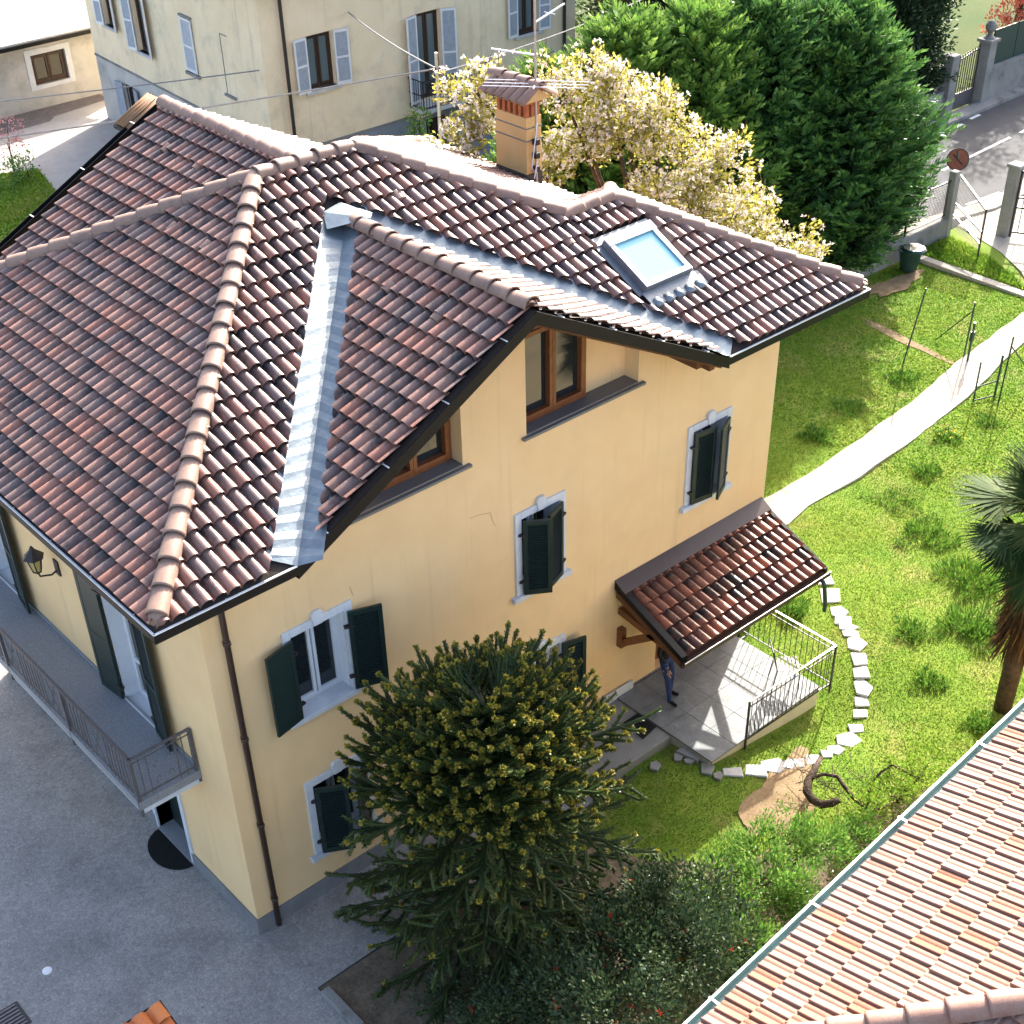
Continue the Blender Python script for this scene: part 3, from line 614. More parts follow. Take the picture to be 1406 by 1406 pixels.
# first and ground floor windows: marble surround with keystone, white casements, green louvred shutters
def front_window(k, sh, lab):
    a, b, c, d = WIN[k]; s = .125
    wn = window_fill(house, FR, a, b, c+.0, d, .22, MT['whitepaint'], rail=None, sash=.055)
    if lab: wn['label'] = lab
    mb = MB(); e = .035
    for x0, x1, z0, z1 in ((a-s, a+.004, c+.006, d+s), (b-.004, b+s, c+.006, d+s), (a+.004, b-.004, d-.004, d+s)): fbox(mb, FR, x0, x1, z0, z1, -.05, e)
    mb.build('surround', MT['white'], wn, bevel=.006)
    m = (a+b)/2; mb = MB(); mb.prism([FR(m-.07, d+.01, .0), FR(m+.07, d+.01, .0), FR(m+.1, d+s+.06, .0), FR(m+.06, d+s+.12, 0), FR(m-.06, d+s+.12, 0), FR(m-.1, d+s+.06, .0)], FR.n*.06); mb.build('keystone', MT['white'], wn, bevel=.006)
    mb = MB(); fbox(mb, FR, a-s-.09, b+s+.09, c-.085, c+.006, -.215, .09); mb.build('window_sill', MT['white'], wn, bevel=.006)
    mb = MB()
    for x0, x1 in ((a-.001, a+.012), (b-.012, b+.001)): fbox(mb, FR, x0, x1, c, d, -.22, -.05)
    fbox(mb, FR, a+.012, b-.012, d-.012, d, -.22, -.05); mb.build('reveal', MT['whitepaint'], wn)
    if k == 0:
        mb = MB()
        for x0 in (a+.12, a+.56):
            n_ = 9; pts = [(x0+i*.028, .32+.025*math.sin(i*1.7)) for i in range(n_)]
            for (p, q), (p2, q2) in zip(pts, pts[1:]): mb.quad(FR(p, c+.1, -q), FR(p2, c+.1, -q2), FR(p2, d-.08, -q2), FR(p, d-.08, -q))
        mb.build('curtain', MT['curtain'], wn)
    la, ra = sh; wd = (b-a)/2+.045
    shutter(house, FR, a-.01, 1, c+.02, d-.01, wd, la, MT['green'], off=.075, midrail=False); shutter(house, FR, b+.01, -1, c+.02, d-.01, wd, ra, MT['green'], off=.075, midrail=False)
front_window(0, (168, 160), 'white casement window with net curtains and shutters folded open')
front_window(1, (33, 20), 'window with both green shutters standing ajar'); front_window(2, (8, 26), 'window with one green shutter almost closed')
front_window(3, (30, 40), None); front_window(4, (150, 165), None)
# entrance door under the canopy
a, b, c, d = WIN[5]
mb = MB(); fbox(mb, FR, a, b, c, d, -.26, -.20)
for z0, z1 in ((.5, 1.1), (1.25, 2.2)):
    for x0, x1 in ((a+.12, (a+b)/2-.05), ((a+b)/2+.05, b-.12)): fbox(mb, FR, x0, x1, z0, z1, -.20, -.18)
dr = mb.build('door', MT['brown'], house); mb = MB(); mb.bar(FR(a+.08, 1.2, -.14), FR(a+.08, 1.4, -.14), .03); mb.build('handle', MT['galv'], dr)
# french doors on the left wall, with shutters folded flat, and the ground floor door
for k, (a, b, c, d) in enumerate(LWIN[:2]):
    wn = window_fill(house, LF, a, b, c, d, .22, MT['whitepaint'], rail=c+.75, sash=.07, name='french_door')
    mb = MB()
    for x0, x1 in ((a, a+.015), (b-.015, b)): fbox(mb, LF, x0, x1, c, d, -.22, .02)
    fbox(mb, LF, a-.02, b+.02, c-.01, c+.012, -.22, .03); mb.build('reveal', MT['whitepaint'], wn)
    shutter(house, LF, a+.02, 1, c+.05, d-.02, .54, 174, MT['green'], off=.07); shutter(house, LF, b-.02, -1, c+.05, d-.02, .54, 172, MT['green'], off=.07)
a, b, c, d = LWIN[2]
mb = MB(); fbox(mb, LF, a+.02, b-.02, c+.06, d, -.30, -.24); fbox(mb, LF, a+.14, b-.14, .25, 1.0, -.24, -.22); fbox(mb, LF, a+.14, b-.14, 1.15, 2.0, -.24, -.22)
dr = mb.build('door', MT['green'], house, label='dark green ground floor door in a white surround')
mb = MB(); fbox(mb, LF, a-.1, a, c, d+.1, -.28, .03); fbox(mb, LF, b, b+.1, c, d+.1, -.28, .03); fbox(mb, LF, a, b, d, d+.1, -.28, .03); mb.build('surround', MT['white'], dr)
mb = MB(); fbox(mb, LF, a-.02, b+.02, -.02, .055, -.30, .04); mb.build('threshold', MT['granite'], dr)
# downpipe at the corner
mb = MB(); mb.tube([(.62, -.86, 6.86), (.62, -.70, 6.72), (.40, -.12, 6.45), (.30, -.085, 6.2), (.30, -.085, .03)], .045, 10); dp = mb.build('downpipe', MT['pipe'], house, smooth=True)
mb = MB()
for z in (.6, 2.2, 3.9, 5.6): mb.lathe((.30, -.085, z), [(.052, 0), (.058, .01), (.058, .05), (.052, .06)], 10); mb.box(.28, .32, -.05, 0, z+.01, z+.04)
mb.build('pipe_clip', MT['pipe'], dp)
mb = MB()
for pts in ([(645, 712), (658, 707), (673, 704), (676, 714), (680, 722)], [(485, 818), (480, 806)]):
    for p, q in zip(pts, pts[1:]): mb.bar(on_plane(*p, (0, 1, 0), -.002), on_plane(*q, (0, 1, 0), -.002), .004, .003, (0, 1, 0))
mb.build('plaster_crack', M('crack', (.30, .2, .1), (.25, .17, .09), 3, .9, .1), house)
# wall lantern
mb = MB(); c = Vector((-.32, 4.55, 4.86)); mb.tube([(-.0, 4.55, 4.55), (-.12, 4.55, 4.5), (-.3, 4.55, 4.56), (-.32, 4.55, 4.66)], .016, 6); mb.box(-.03, 0, 4.48, 4.62, 4.45, 4.72)
for z, r in ((0, .0),): mb.lathe(c+Vector((0, 0, -.2)), [(.02, -.04), (.07, 0), (.07, .02)], 6); mb.lathe(c, [(.16, .06), (.17, .075), (.05, .2), (.02, .26), (.0, .28)], 6)
for k in range(6):
    g = math.pi/3*k; mb.bar(c+Vector((.068*math.cos(g), .068*math.sin(g), -.19)), c+Vector((.12*math.cos(g), .12*math.sin(g), .07)), .014)
ln = mb.build('wall_lantern', MT['iron'], house); mb = MB(); mb.lathe(c+Vector((0, 0, -.18)), [(.06, 0), (.108, .24)], 6); mb.build('lantern_glass', MT['lampglass'], ln)
# balcony slab and railing
by0, by1, bx = .90, 9.3, -1.02
mb = MB(); mb.box(bx, -.003, by0, by1, 2.70, 2.85); bal = mb.build('balcony', MT['granite'], house)
mb = MB(); mb.box(bx+.03, -.004, by0+.02, by1, 2.60, 2.698); mb.build('balcony_edge', MT['white'], bal)
mb = MB(); mb.box(-.02, -.003, by0, by1, 2.852, 2.93); mb.build('skirting', MT['granite'], bal)
rail = MB(); zt = 3.66
rail.bar((bx+.03, by0+.03, zt), (bx+.03, by1, zt), .05, .02); rail.bar((bx+.005, by0+.03, zt), (-.02, by0+.03, zt), .05, .02)
rail.bar((bx+.03, by0+.03, 2.93), (bx+.03, by1, 2.93), .02); rail.bar((bx+.03, by0+.03, 2.93), (-.02, by0+.03, 2.93), .02); rail.bar((bx+.03, by0+.03, zt-.09), (bx+.03, by1, zt-.09), .014); rail.bar((bx+.03, by0+.03, zt-.09), (-.02, by0+.03, zt-.09), .014)
ra = rail.build('balcony_railing', MT['irong'], house)
def scroll(mb, o, d, zc, s):
    pts = []; mb = MB()
    for k in range(15):
        a = k/14*4.4; r = .015+.055*k/14; pts.append(Vector(o)+Vector(d)*(r*math.cos(a)*s)+UPZ*(zc+r*math.sin(a)))
    mb.tube(pts, .008, 5); mb.build('scroll_ornament', MT['irong'], ra)
orn = None; bars = []
y = by0+.03; i = 0
while y < by1:
    ph = i % 12
    if ph in (8, 9, 10, 11):
        if ph == 9:
            for zc in (3.1, 3.4):
                scroll(orn, (bx+.03, y, 0), (0, 1, 0), zc, 1); scroll(orn, (bx+.03, y+.12, 0), (0, 1, 0), zc, -1)
            MB().tube([(bx+.03, y-.08, 2.95), (bx+.03, y+.06, 3.25), (bx+.03, y+.2, 3.55)], .008, 5).build('cross_ornament', MT['irong'], ra); MB().tube([(bx+.03, y+.2, 2.95), (bx+.03, y+.06, 3.25), (bx+.03, y-.08, 3.55)], .008, 5).build('cross_ornament', MT['irong'], ra)
    else: bars.append((bx+.03, y))
    y += .115; i += 1
x = bx+.03+.115
while x < -.03:
    if -.72 < x < -.34: pass
    else: bars.append((x, by0+.03))
    x += .115
for zc in (3.08, 3.38):
    scroll(orn, (-.62, by0+.03, 0), (1, 0, 0), zc, 1); scroll(orn, (-.44, by0+.03, 0), (1, 0, 0), zc, -1)
bme = None
for x, y in bars:
    mb = MB(); mb.box(x-.007, x+.007, y-.007, y+.007, 2.86, zt-.01)
    if bme is None: o = mb.build('baluster', MT['irong'], ra); bme = o.data
    else:
        o = bpy.data.objects.new('baluster', bme); link(o, ra, (x, y, 2.86))
for y in (by0+.03, 3.0, 5.1, 7.2): MB().box(bx-.0, bx+.05, y-.022, y+.022, 2.55, zt-.012).build('railing_post', MT['irong'], ra)
MB().box(-.05, -.01, by0+.01, by0+.05, 2.62, zt-.012).build('railing_post', MT['irong'], ra)
# skylight on the front slope
def sp(x, y, h): return Vector((x, y, HE+(y+OF)*T_))+Vector((0, -T_, 1)).normalized()*h
def slopebox(mb, x0, x1, y0, y1, h0, h1):
    c = [sp(x0, y0, h0), sp(x1, y0, h0), sp(x1, y1, h0), sp(x0, y1, h0), sp(x0, y0, h1), sp(x1, y0, h1), sp(x1, y1, h1), sp(x0, y1, h1)]
    mb.add(c, [(3, 2, 1, 0), (4, 5, 6, 7), (0, 1, 5, 4), (1, 2, 6, 5), (2, 3, 7, 6), (3, 0, 4, 7)])
sx0, sx1, sy0, sy1 = 8.52, 9.56, .44, 1.40
mb = MB(); f = .075
slopebox(mb, sx0, sx0+f, sy0, sy1, .0, .17); slopebox(mb, sx1-f, sx1, sy0, sy1, .0, .17); slopebox(mb, sx0+f, sx1-f, sy0, sy0+f, .0, .165); slopebox(mb, sx0+f, sx1-f, sy1-.12, sy1, .0, .175)
sk = mb.build('skylight', MT['lead'], house, label='roof window with reflected sky painted into its pale glass')
mb = MB(); g = .012
slopebox(mb, sx0+.01, sx0+f+.02, sy0+.01, sy1-.1, .172, .185); slopebox(mb, sx1-f-.02, sx1-.01, sy0+.01, sy1-.1, .172, .185); slopebox(mb, sx0+f+.02, sx1-f-.02, sy0+.01, sy0+f+.01, .168, .182); slopebox(mb, sx0+.0, sx1, sy1-.14, sy1+.02, .176, .20); mb.build('cover_strip', MT['rim'], sk)
mb = MB(); slopebox(mb, sx0+f, sx1-f, sy0+f, sy1-.12, .14, .15); mb.build('pane', MT['skyglass'], sk)
mb = MB(); slopebox(mb, sx0-.06, sx1+.14, sy0-.26, sy0-.002, .055, .075); slopebox(mb, sx0-.12, sx0-.002, sy0-.02, sy1+.1, .03, .05); slopebox(mb, sx1+.002, sx1+.12, sy0, sy1+.1, .03, .05); slopebox(mb, sx0-.1, sx1+.1, sy1+.002, sy1+.14, .04, .07); mb.build('apron_flashing', MT['lead'], sk)
mb = MB()
for k in range(5):
    x = sx0+.02+.235*k
    mb.tube([sp(x+.05, sy0-.16, .05), sp(x+.05, sy0-.30, .055)], [.07, .085], 8)
mb.build('apron_folds', MT['zinc'], sk, smooth=True)
# chimney
cx0, cx1, cy0, cy1 = 10.95, 11.32, 5.82, 6.68; cz = 0
mb = MB(); mb.box(cx0, cx1, cy0, cy1, 6.9, 8.59); ch = mb.build('chimney', MT['chim'], house, label='yellow stucco chimney with a small tiled cap')
mb = MB(); mb.box(cx0-.012, cx1+.012, cy0-.012, cy1+.012, 6.95, 7.55); mb.build('chimney_flashing', MT['soot'], ch)
for z in (8.16, 8.39):
    mb = MB(); mb.box(cx0-.01, cx1+.01, cy0-.01, cy1+.01, z, z+.02); mb.build('steel_band', MT['lead'], ch)
for i in range(3):
    for j in range(6):
        if i in (0, 2) or j in (0, 5):
            x = cx0+.02+i*.128; y = cy0+.02+j*.148; mb = MB(); mb.box(x, x+.075, y, y+.075, 8.59, 8.83); mb.build('brick', MT['brick'], ch)
mb = MB(); mb.box(cx0-.02, cx1+.02, cy0-.02, cy1+.02, 8.83, 8.89); mb.build('cap_slab', MT['brick'], ch)
mb = MB(); mb.box(cx0+.08, cx1-.08, cy0+.1, cy1-.1, 8.57, 8.83); mb.build('flue', MT['soot'], ch)
xm = (cx0+cx1)/2; cap = None
for sgn in (-1, 1):
    for k in range(6):
        y = cy0-.10+k*.212; a = Vector((xm+sgn*.02, y, 9.14)); b = Vector((xm+sgn*.42, y, 8.90)); d = (b-a).normalized(); sd = Vector((0, 1, 0)); n = d.cross(sd)*(-sgn) if False else sd.cross(d)*(1 if sd.cross(d).z > 0 else -1)
        mb = MB(); K = 7; ring = lambda c, r: [c+sd*(math.cos(math.pi*q/(K-1))*r)+n*(math.sin(math.pi*q/(K-1))*r) for q in range(K)]
        r0, r1, r2 = ring(a, .085), ring(b, .105), ring(b, .088); mb.add(r0+r1+r2, [(q, q+1, K+q+1, K+q) for q in range(K-1)]+[(K+q, K+q+1, 2*K+q+1, 2*K+q) for q in range(K-1)]); mb.build('cap_tile', MT['ridge'], ch, smooth=True)
mb = MB(); mb.prism([(xm-.36, cy0-.1, 8.89), (xm+.36, cy0-.1, 8.89), (xm, cy0-.1, 9.12)], (0, 1.06, 0)); mb.build('cap_core', MT['chim'], ch)
ridge_run((xm, cy0-.24, 9.16), (xm, cy1+.24, 9.16), ch, MT['ridge'], L=.36, r=.11)
# canopy over the entrance
cnx0, cnx1, cny, czt, czf = 7.62, 11.42, -1.62, 2.74, 2.10; tp = (czt-czf)/(-cny)
cp = [(cnx0, cny, czf), (cnx1, cny, czf), (cnx1, -.05, czt), (cnx0, -.05, czt)]
mb = MB(); mb.prism([Vector(p)-UPZ*.14 for p in cp], (0, 0, .13)); can = mb.build('canopy', MT['soffit'], house, label='small lean-to tiled canopy over the entrance')
tc = TileField(.197, .285, TILE_PROF, MT['tilec'], 130); tc.lay([(cnx0+.16, cny, czf), (cnx1-.03, cny, czf), (cnx1-.03, -.16, czt-.05), (cnx0+.16, -.16, czt-.05)], (1, 0, 0), .05); tc.build(can)
mb = MB(); mb.prism([(cnx0, cny, czf-.02), (cnx0+.13, cny, czf-.02), (cnx0+.13, -.004, czt+.02), (cnx0, -.004, czt+.02)], (0, 0, .12)); mb.build('verge_flashing', MT['gutter'], can)
mb = MB(); mb.prism([(cnx1-.05, cny, czf-.02), (cnx1+.03, cny, czf-.02), (cnx1+.03, -.004, czt+.02), (cnx1-.05, -.004, czt+.02)], (0, 0, .09)); mb.build('verge_flashing', MT['gutter'], can)
mb = MB(); mb.prism([(cnx0, -.26, czt+.02), (cnx1, -.26, czt+.02), (cnx1, -.006, czt+.17), (cnx0, -.006, czt+.17)], (0, 0, .03)); mb.build('wall_flashing', MT['pipe'], can)
gutter((cnx0-.02, cny-.08, czf+.03), (cnx1+.03, cny-.08, czf+.03), (0, -1, 0), 'canopy_gutter', .10, .10, can, MT['pipe'], rim=False, brackets=False)
mb = MB(); mb.bar((cnx0-.02, cny-.09, czf+.036), (cnx1+.03, cny-.09, czf+.036), .014, .012); mb.build('gutter_rim', MT['rim'], can)
for x in (cnx0+.15, cnx1-.3):
    mb = MB(); mb.bar((x, -.005, 1.66), (x, -.005-.12, 1.66), .12, .4); mb.bar((x, -.05, 1.52), (x, -.95, 2.22), .10, .12); mb.bar((x, -.02, 2.24), (x, cny+.1, 2.02), .10, .13); mb.build('canopy_bracket', MT['brown'], can)
mb = MB(); mb.tube([(cnx1-.25, cny-.12, czf-.02), (cnx1-.2, cny-.14, czf-.15), (cnx1-.12, cny-.16, 1.5), (cnx1-.12, cny-.16, 1.35)], .04, 8); mb.build('spout_pipe', MT['plastic'], can, smooth=True)
# small projecting hood at the apex of the back gable
def bz(x): return HE+(x-F1[0])*T_
mb = MB(); mb.prism([(5.02, 9.62, bz(5.02)-.05), (5.82, 9.62, bz(5.82)-.05), (5.82, 10.25, bz(5.82)-.05), (5.02, 10.25, bz(5.02)-.05)], (0, 0, .05)); hd = mb.build('apex_hood', MT['gutter'], house)
for k in range(5):
    y = 9.68+k*.108; mb = MB(); mb.tube([(5.06, y+.05, bz(5.06)+.01), (5.78, y+.05, bz(5.78)+.01)], .05, 8, sq=.7); mb.build('hood_tile', M('hood_tile', (.30, .16, .07), (.20, .1, .045), 9, .6, .3) if k == 0 else bpy.data.materials['hood_tile'], hd, smooth=True)

# ------------------------------------------------------------------ ground, courtyard, lawn, paths, road
def sheet(name, pts, z, mat, thick=0.):
    mb = MB()
    if thick: mb.prism([(p[0], p[1], z-thick) for p in pts], (0, 0, thick))
    else: mb.poly([(p[0], p[1], z) for p in pts])
    o = mb.build(name, mat); return tag(o, kind='structure')
def hz(x, y):                                # gentle mound of the lawn by the porch
    return -.2*np.exp(-((x-10.5)**2/1.5+(y+2.9)**2/.7))+.17*np.exp(-((x-7.0)**2/2.2+(y+2.3)**2/1.6))+.03*np.sin(x*1.3+.4)*np.sin(y*1.1)*np.clip((x-13)/4, 0, 1)
MT['lawn'] = M('lawn_ground', (.10, .18, .02), (.16, .215, .03), 1.1, .95, .1, .9, 30, fine=.3, big=(.7, (.26, .22, .08), .52, .7, .75))
MT['field'] = M('field_ground', (.035, .07, .015), (.06, .08, .02), .2, .95, .1, .6, 8, fine=.2)
sheet('ground', [(-300, -300), (400, -300), (400, 400), (-300, 400)], -.35, MT['field'])
sheet('courtyard', [(-30, -30), (.05, -30), (.05, -1.46), (6.5, -1.46), (6.5, .3), (12.5, .3), (12.5, 5), (11, 9.8), (11, 30), (-30, 30)], 0., MT['concrete'], .2)
# lawn as one displaced sheet with a hole where the house stands
nx, ny = 130, 110; xs = np.linspace(.07, 31.0, nx); ys = np.linspace(-14, 8.6, ny)
gx, gy = np.meshgrid(xs, ys); V = np.stack([gx, gy, hz(gx, gy)-.012], -1).reshape(-1, 3); F = []
for j in range(ny-1):
    for i in range(nx-1):
        cx, cy = (xs[i]+xs[i+1])/2, (ys[j]+ys[j+1])/2
        if (cx < 6.55 and cy > -1.5) or (cx < 12.3 and cy > .2): continue
        a = j*nx+i; F.append((a, a+1, a+nx+1, a+nx))
tag(mesh_np('lawn', V, F, MT['lawn'], None, True), kind='structure')
pth_l = [(1030, 705), (1046, 690), (1130, 640), (1200, 590), (1250, 555), (1290, 520), (1320, 495), (1370, 455), (1440, 405)]; pth_r = [(1063, 735), (1082, 720), (1110, 695), (1180, 655), (1260, 600), (1300, 570), (1340, 535), (1406, 470), (1470, 420)]
pl = [gp(*p) for p in pth_l]; pr = [gp(*p) for p in pth_r]
pl = [Vector((12.3, 1.6, 0))]+pl; pr = [Vector((12.3, .5, 0))]+pr
mb = MB(); L0 = [(p+Vector((random.uniform(-.05, .05), random.uniform(-.05, .05), 0))) for p in pl]; R0 = pr
dense = lambda P: [P[i].lerp(P[i+1], k/4)+Vector((random.uniform(-.03, .03), random.uniform(-.03, .03), 0)) for i in range(len(P)-1) for k in range(4)]+[P[-1]]
dl, dr_ = dense(L0), dense(R0)
for i in range(min(len(dl), len(dr_))-1):
    mb.quad(dr_[i]+UPZ*.035, dr_[i+1]+UPZ*.035, dl[i+1]+UPZ*.035, dl[i]+UPZ*.035)
    mb.quad(dl[i]+UPZ*.035, dl[i+1]+UPZ*.035, dl[i+1]-UPZ*.05, dl[i]-UPZ*.05); mb.quad(dr_[i+1]+UPZ*.035, dr_[i]+UPZ*.035, dr_[i]-UPZ*.05, dr_[i+1]-UPZ*.05)
tag(mb.build('garden_path', MT['path']), kind='structure')
sheet('driveway', [(27.9, 3.7), (29.5, 5.5), (30.2, 6.6), (31.0, 8.6), (36, 9.4), (40, 9.4), (40, -6), (27.9, -6)], .03, MT['path'], .1)
sheet('lawn_verge', [(28.25, 4.45), (29.0, 5.4), (29.6, 6.7), (30.0, 8.2), (28.25, 8.2)], .05, MT['lawn'], .1)
sheet('bed_edging', [(27.95, 4.2), (28.25, 4.2), (28.28, 8.2), (28.0, 8.2)], .09, MT['path'], .15)
rp = [(75, 11.7), (44, 11.75), (33, 11.6), (28.5, 12.6), (24, 16.5), (16, 20.4), (6, 21.5), (-10, 21.6)]
def band(pts, wa, wb, z, name, mat, thick=.0):
    P = [Vector((x, y, 0)) for x, y in pts]; L, R2 = [], []
    for i, p in enumerate(P):
        t = (P[min(i+1, len(P)-1)]-P[max(i-1, 0)]).normalized(); n = Vector((-t.y, t.x, 0)); L.append(p+n*wa); R2.append(p+n*wb)
    mb = MB()
    for i in range(len(P)-1):
        a, b, c, d = [q+UPZ*z for q in (L[i], L[i+1], R2[i+1], R2[i])]; mb.quad(a, b, c, d)
        if thick:
            k = UPZ*thick; mb.quad(a, a-k, b-k, b); mb.quad(d, c, c-k, d-k)
    return tag(mb.build(name, mat), kind='structure')
band(rp, 2.55, -2.35, .012, 'road', MT['asphalt'], .3)
band(rp[:4], -2.35, -2.95, .12, 'pavement', MT['wallc'], .3); band(rp[:4], 3.1, 2.55, .10, 'near_pavement', MT['path'], .3)
mk = MB()
for a, b in ((gp(1293, 235), gp(1387, 189)), (gp(1250, 268), gp(1262, 262)), (gp(1400, 183), gp(1440, 164)), (gp(1255, 257), gp(1268, 251))): mk.bar(a+UPZ*.018, b+UPZ*.018, .12, .004)
for a, b in ((gp(1279, 189), gp(1322, 171)), (gp(1332, 164), gp(1345, 158)), (gp(1353, 151), gp(1440, 112)), (gp(1327, 282), gp(1373, 265)), (gp(1380, 263), gp(1440, 240))): mk.bar(a+UPZ*.018, b+UPZ*.018, .13, .004)
tag(mk.build('road_marking', MT['paint']), kind='structure')
# the sunlit square and side lawn beyond the house on the left
MT['square'] = M('square_paving', (.42, .39, .35), (.36, .33, .30), 1.4, .9, .15, .3, 20, fine=.12)
MT['cobble'] = M('cobble_paving', (.20, .17, .16), (.15, .13, .125), 2.5, .85, .2, .5, 9, fine=.2)
sheet('square', [(11.05, 26), (17.0, 26), (17.5, 36), (21, 40), (21, 60), (-10, 60), (-10, 30.05), (11.05, 30.05)], -.03, MT['square'])
sheet('cobbled_strip', [(12.5, 37.6), (15.6, 37.8), (16.0, 38.2), (18.5, 38.6), (18.5, 39.5), (5, 39.5), (5, 37.2)], -.02, MT['cobble'])
sheet('side_lawn', [(2, 22), (8.2, 26.0), (10.2, 28.2), (12.3, 30.7), (12.9, 33.3), (11.4, 34.0), (2, 34)], .03, MT['lawn'], .1)
# bare soil under the vine and the dark planting bed
def blob(name, c, rx, ry, z, mat, n=64, rot=0.):
    pts = []
    for k in range(n):
        a = 2*math.pi*k/n; r = 1+.18*math.sin(3*a+1)+.1*math.sin(7*a)+random.uniform(-.05, .05); x, y = rx*r*math.cos(a), ry*r*math.sin(a)
        X_, Y_ = c[0]+x*math.cos(rot)-y*math.sin(rot), c[1]+x*math.sin(rot)+y*math.cos(rot); pts.append((X_, Y_, float(hz(X_, Y_))+z))
    mb = MB(); mb.poly(pts); return tag(mb.build(name, mat), kind='structure')
blob('bare_soil', (8.2, -3.55), 1.15, .48, .012, MT['soil'], rot=.35); blob('bare_soil', (6.9, -4.4), .45, .25, .012, MT['soil']); sa, sb = gp(1180, 436), gp(1312, 502); sc_ = (sa+sb)/2; srot = math.atan2(sb.y-sa.y, sb.x-sa.x); slen = (sb-sa).length/2; blob('bare_soil', (sc_.x, sc_.y), slen, .16, .004, MT['soil'], rot=srot)
blob('bare_soil', (26.2, 7.4), 1.2, .35, .02, MT['soil'], rot=.0)
sheet('planting_bed', [(.07, -1.5), (5.2, -1.6), (5.6, -2.9), (7.2, -4.6), (13, -5.6), (13, -7.5), (.07, -7.5)], .03, MT['bed'], .1)
# kerb round the bed by the courtyard
kb = thing('bed_kerb', (.12, -2, 0), 'worn stone kerb between courtyard and planting bed', 'kerb')
for k in range(5):
    mb = MB(); mb.box(.0, .16, -1.62-.9*k-.88, -1.62-.9*k, 0, .13+random.uniform(-.01, .02)); mb.build('kerb_stone', MT['wallc'], kb, bevel=.015)
# porch: raised terrace with slate paving, low slab beside it
porch = thing('porch', (9, -1.2, 0), 'raised entrance terrace with grey stone paving and white side wall', 'terrace')
mb = MB(); mb.prism([(7.72, -2.30, -.3), (10.60, -2.36, -.3), (10.60, 0-.04, -.3), (7.72, -.04, -.3)], (0, 0, .56)); mb.build('terrace_wall', M('terrace_render', (.60, .55, .42), (.52, .47, .36), 2, .85, .2, .2, 60, fine=.06, big=(1.2, (.4, .36, .27), .55, .75, .6)), porch)
pv = []
xs_ = [7.70, 8.32, 8.95, 9.52, 10.10, 10.63]; ysr = [-.05, -.62, -1.2, -1.78, -2.37]
for i in range(5):
    for j in range(4):
        ox = .0
        x0, x1, y1, y0 = xs_[i]+.0015, xs_[i+1]-.0015, ysr[j]-.0015, ysr[j+1]+.0015
        mb = MB(); mb.box(x0, x1, y0, y1, .262, .30+random.uniform(-.002, .002)); mb.build('paving_slab', MT['paving'], porch, bevel=.003)
mb = MB(); mb.box(5.9, 7.69, -1.42, -.04, -.2, .27); mb.build('side_slab', MT['slab'], porch, bevel=.01)
mb = MB(); mb.box(7.05, 8.12, -.075, -.034, .25, .47); mb.build('low_upstand', MT['white'], porch, bevel=.006)
mt = tag(MB().prism([gp(856, 993, .285), gp(883, 1015, .285), gp(901, 998, .285), gp(875, 980, .285)], (0, 0, .018)).build('door_mat', MT['mat']), 'black rectangular door mat on the smooth slab', 'mat')
mb = MB(); mb.prism([(-.045-.42*math.sin(math.pi*k/14), 2.45-.55*math.cos(math.pi*k/14), .005) for k in range(15)], (0, 0, .02)); tag(mb.build('door_mat', MT['mat']), 'half-round black mat before the ground floor door', 'mat')
# iron railing round the porch
rl = thing('porch_railing', (10.9, -2.4, .3), 'thin iron railing with light top rail around the terrace', 'railing')
rc = Vector((10.90, -2.40, 0)); zt = 1.12
mb = MB(); mb.bar((10.90, -.15, zt), rc+UPZ*zt, .034, .016); mb.bar(rc+UPZ*zt, (8.60, -2.36, zt), .034, .016); mb.build('top_rail', MT['galv'], rl)
mb = MB(); mb.bar((10.90, -.15, zt-.12), rc+UPZ*(zt-.12), .016); mb.bar(rc+UPZ*(zt-.12), (8.60, -2.36, zt-.12), .016); mb.bar((10.90, -.15, .24), rc+UPZ*.24, .02); mb.bar(rc+UPZ*.24, (8.60, -2.36, .24), .02); mb.build('lower_rail', MT['iron'], rl)
bme = None
bp = [(10.90, -.3-.124*k) for k in range(17)]+[(10.78-.124*k, -2.40+.002*k) for k in range(18)]
for x, y in bp:
    if bme is None: mb = MB(); mb.box(x-.005, x+.005, y-.005, y+.005, .24, zt-.01); o = mb.build('baluster', MT['iron'], rl); bme = o.data
    else: link(bpy.data.objects.new('baluster', bme), rl, (x, y, .24))
mb = MB()
for x, y in ((10.90, -2.40), (8.60, -2.36), (10.9, -.2)): mb.box(x-.016, x+.016, y-.016, y+.016, .0, zt-.008)
mb.build('post', MT['iron'], rl); mb = MB(); mb.bar((10.6, -2.34, .2), (10.9, -2.40, .2), .03); mb.bar((10.6, -.4, .2), (10.9, -.4, .2), .03); mb.build('fixing', MT['iron'], rl)
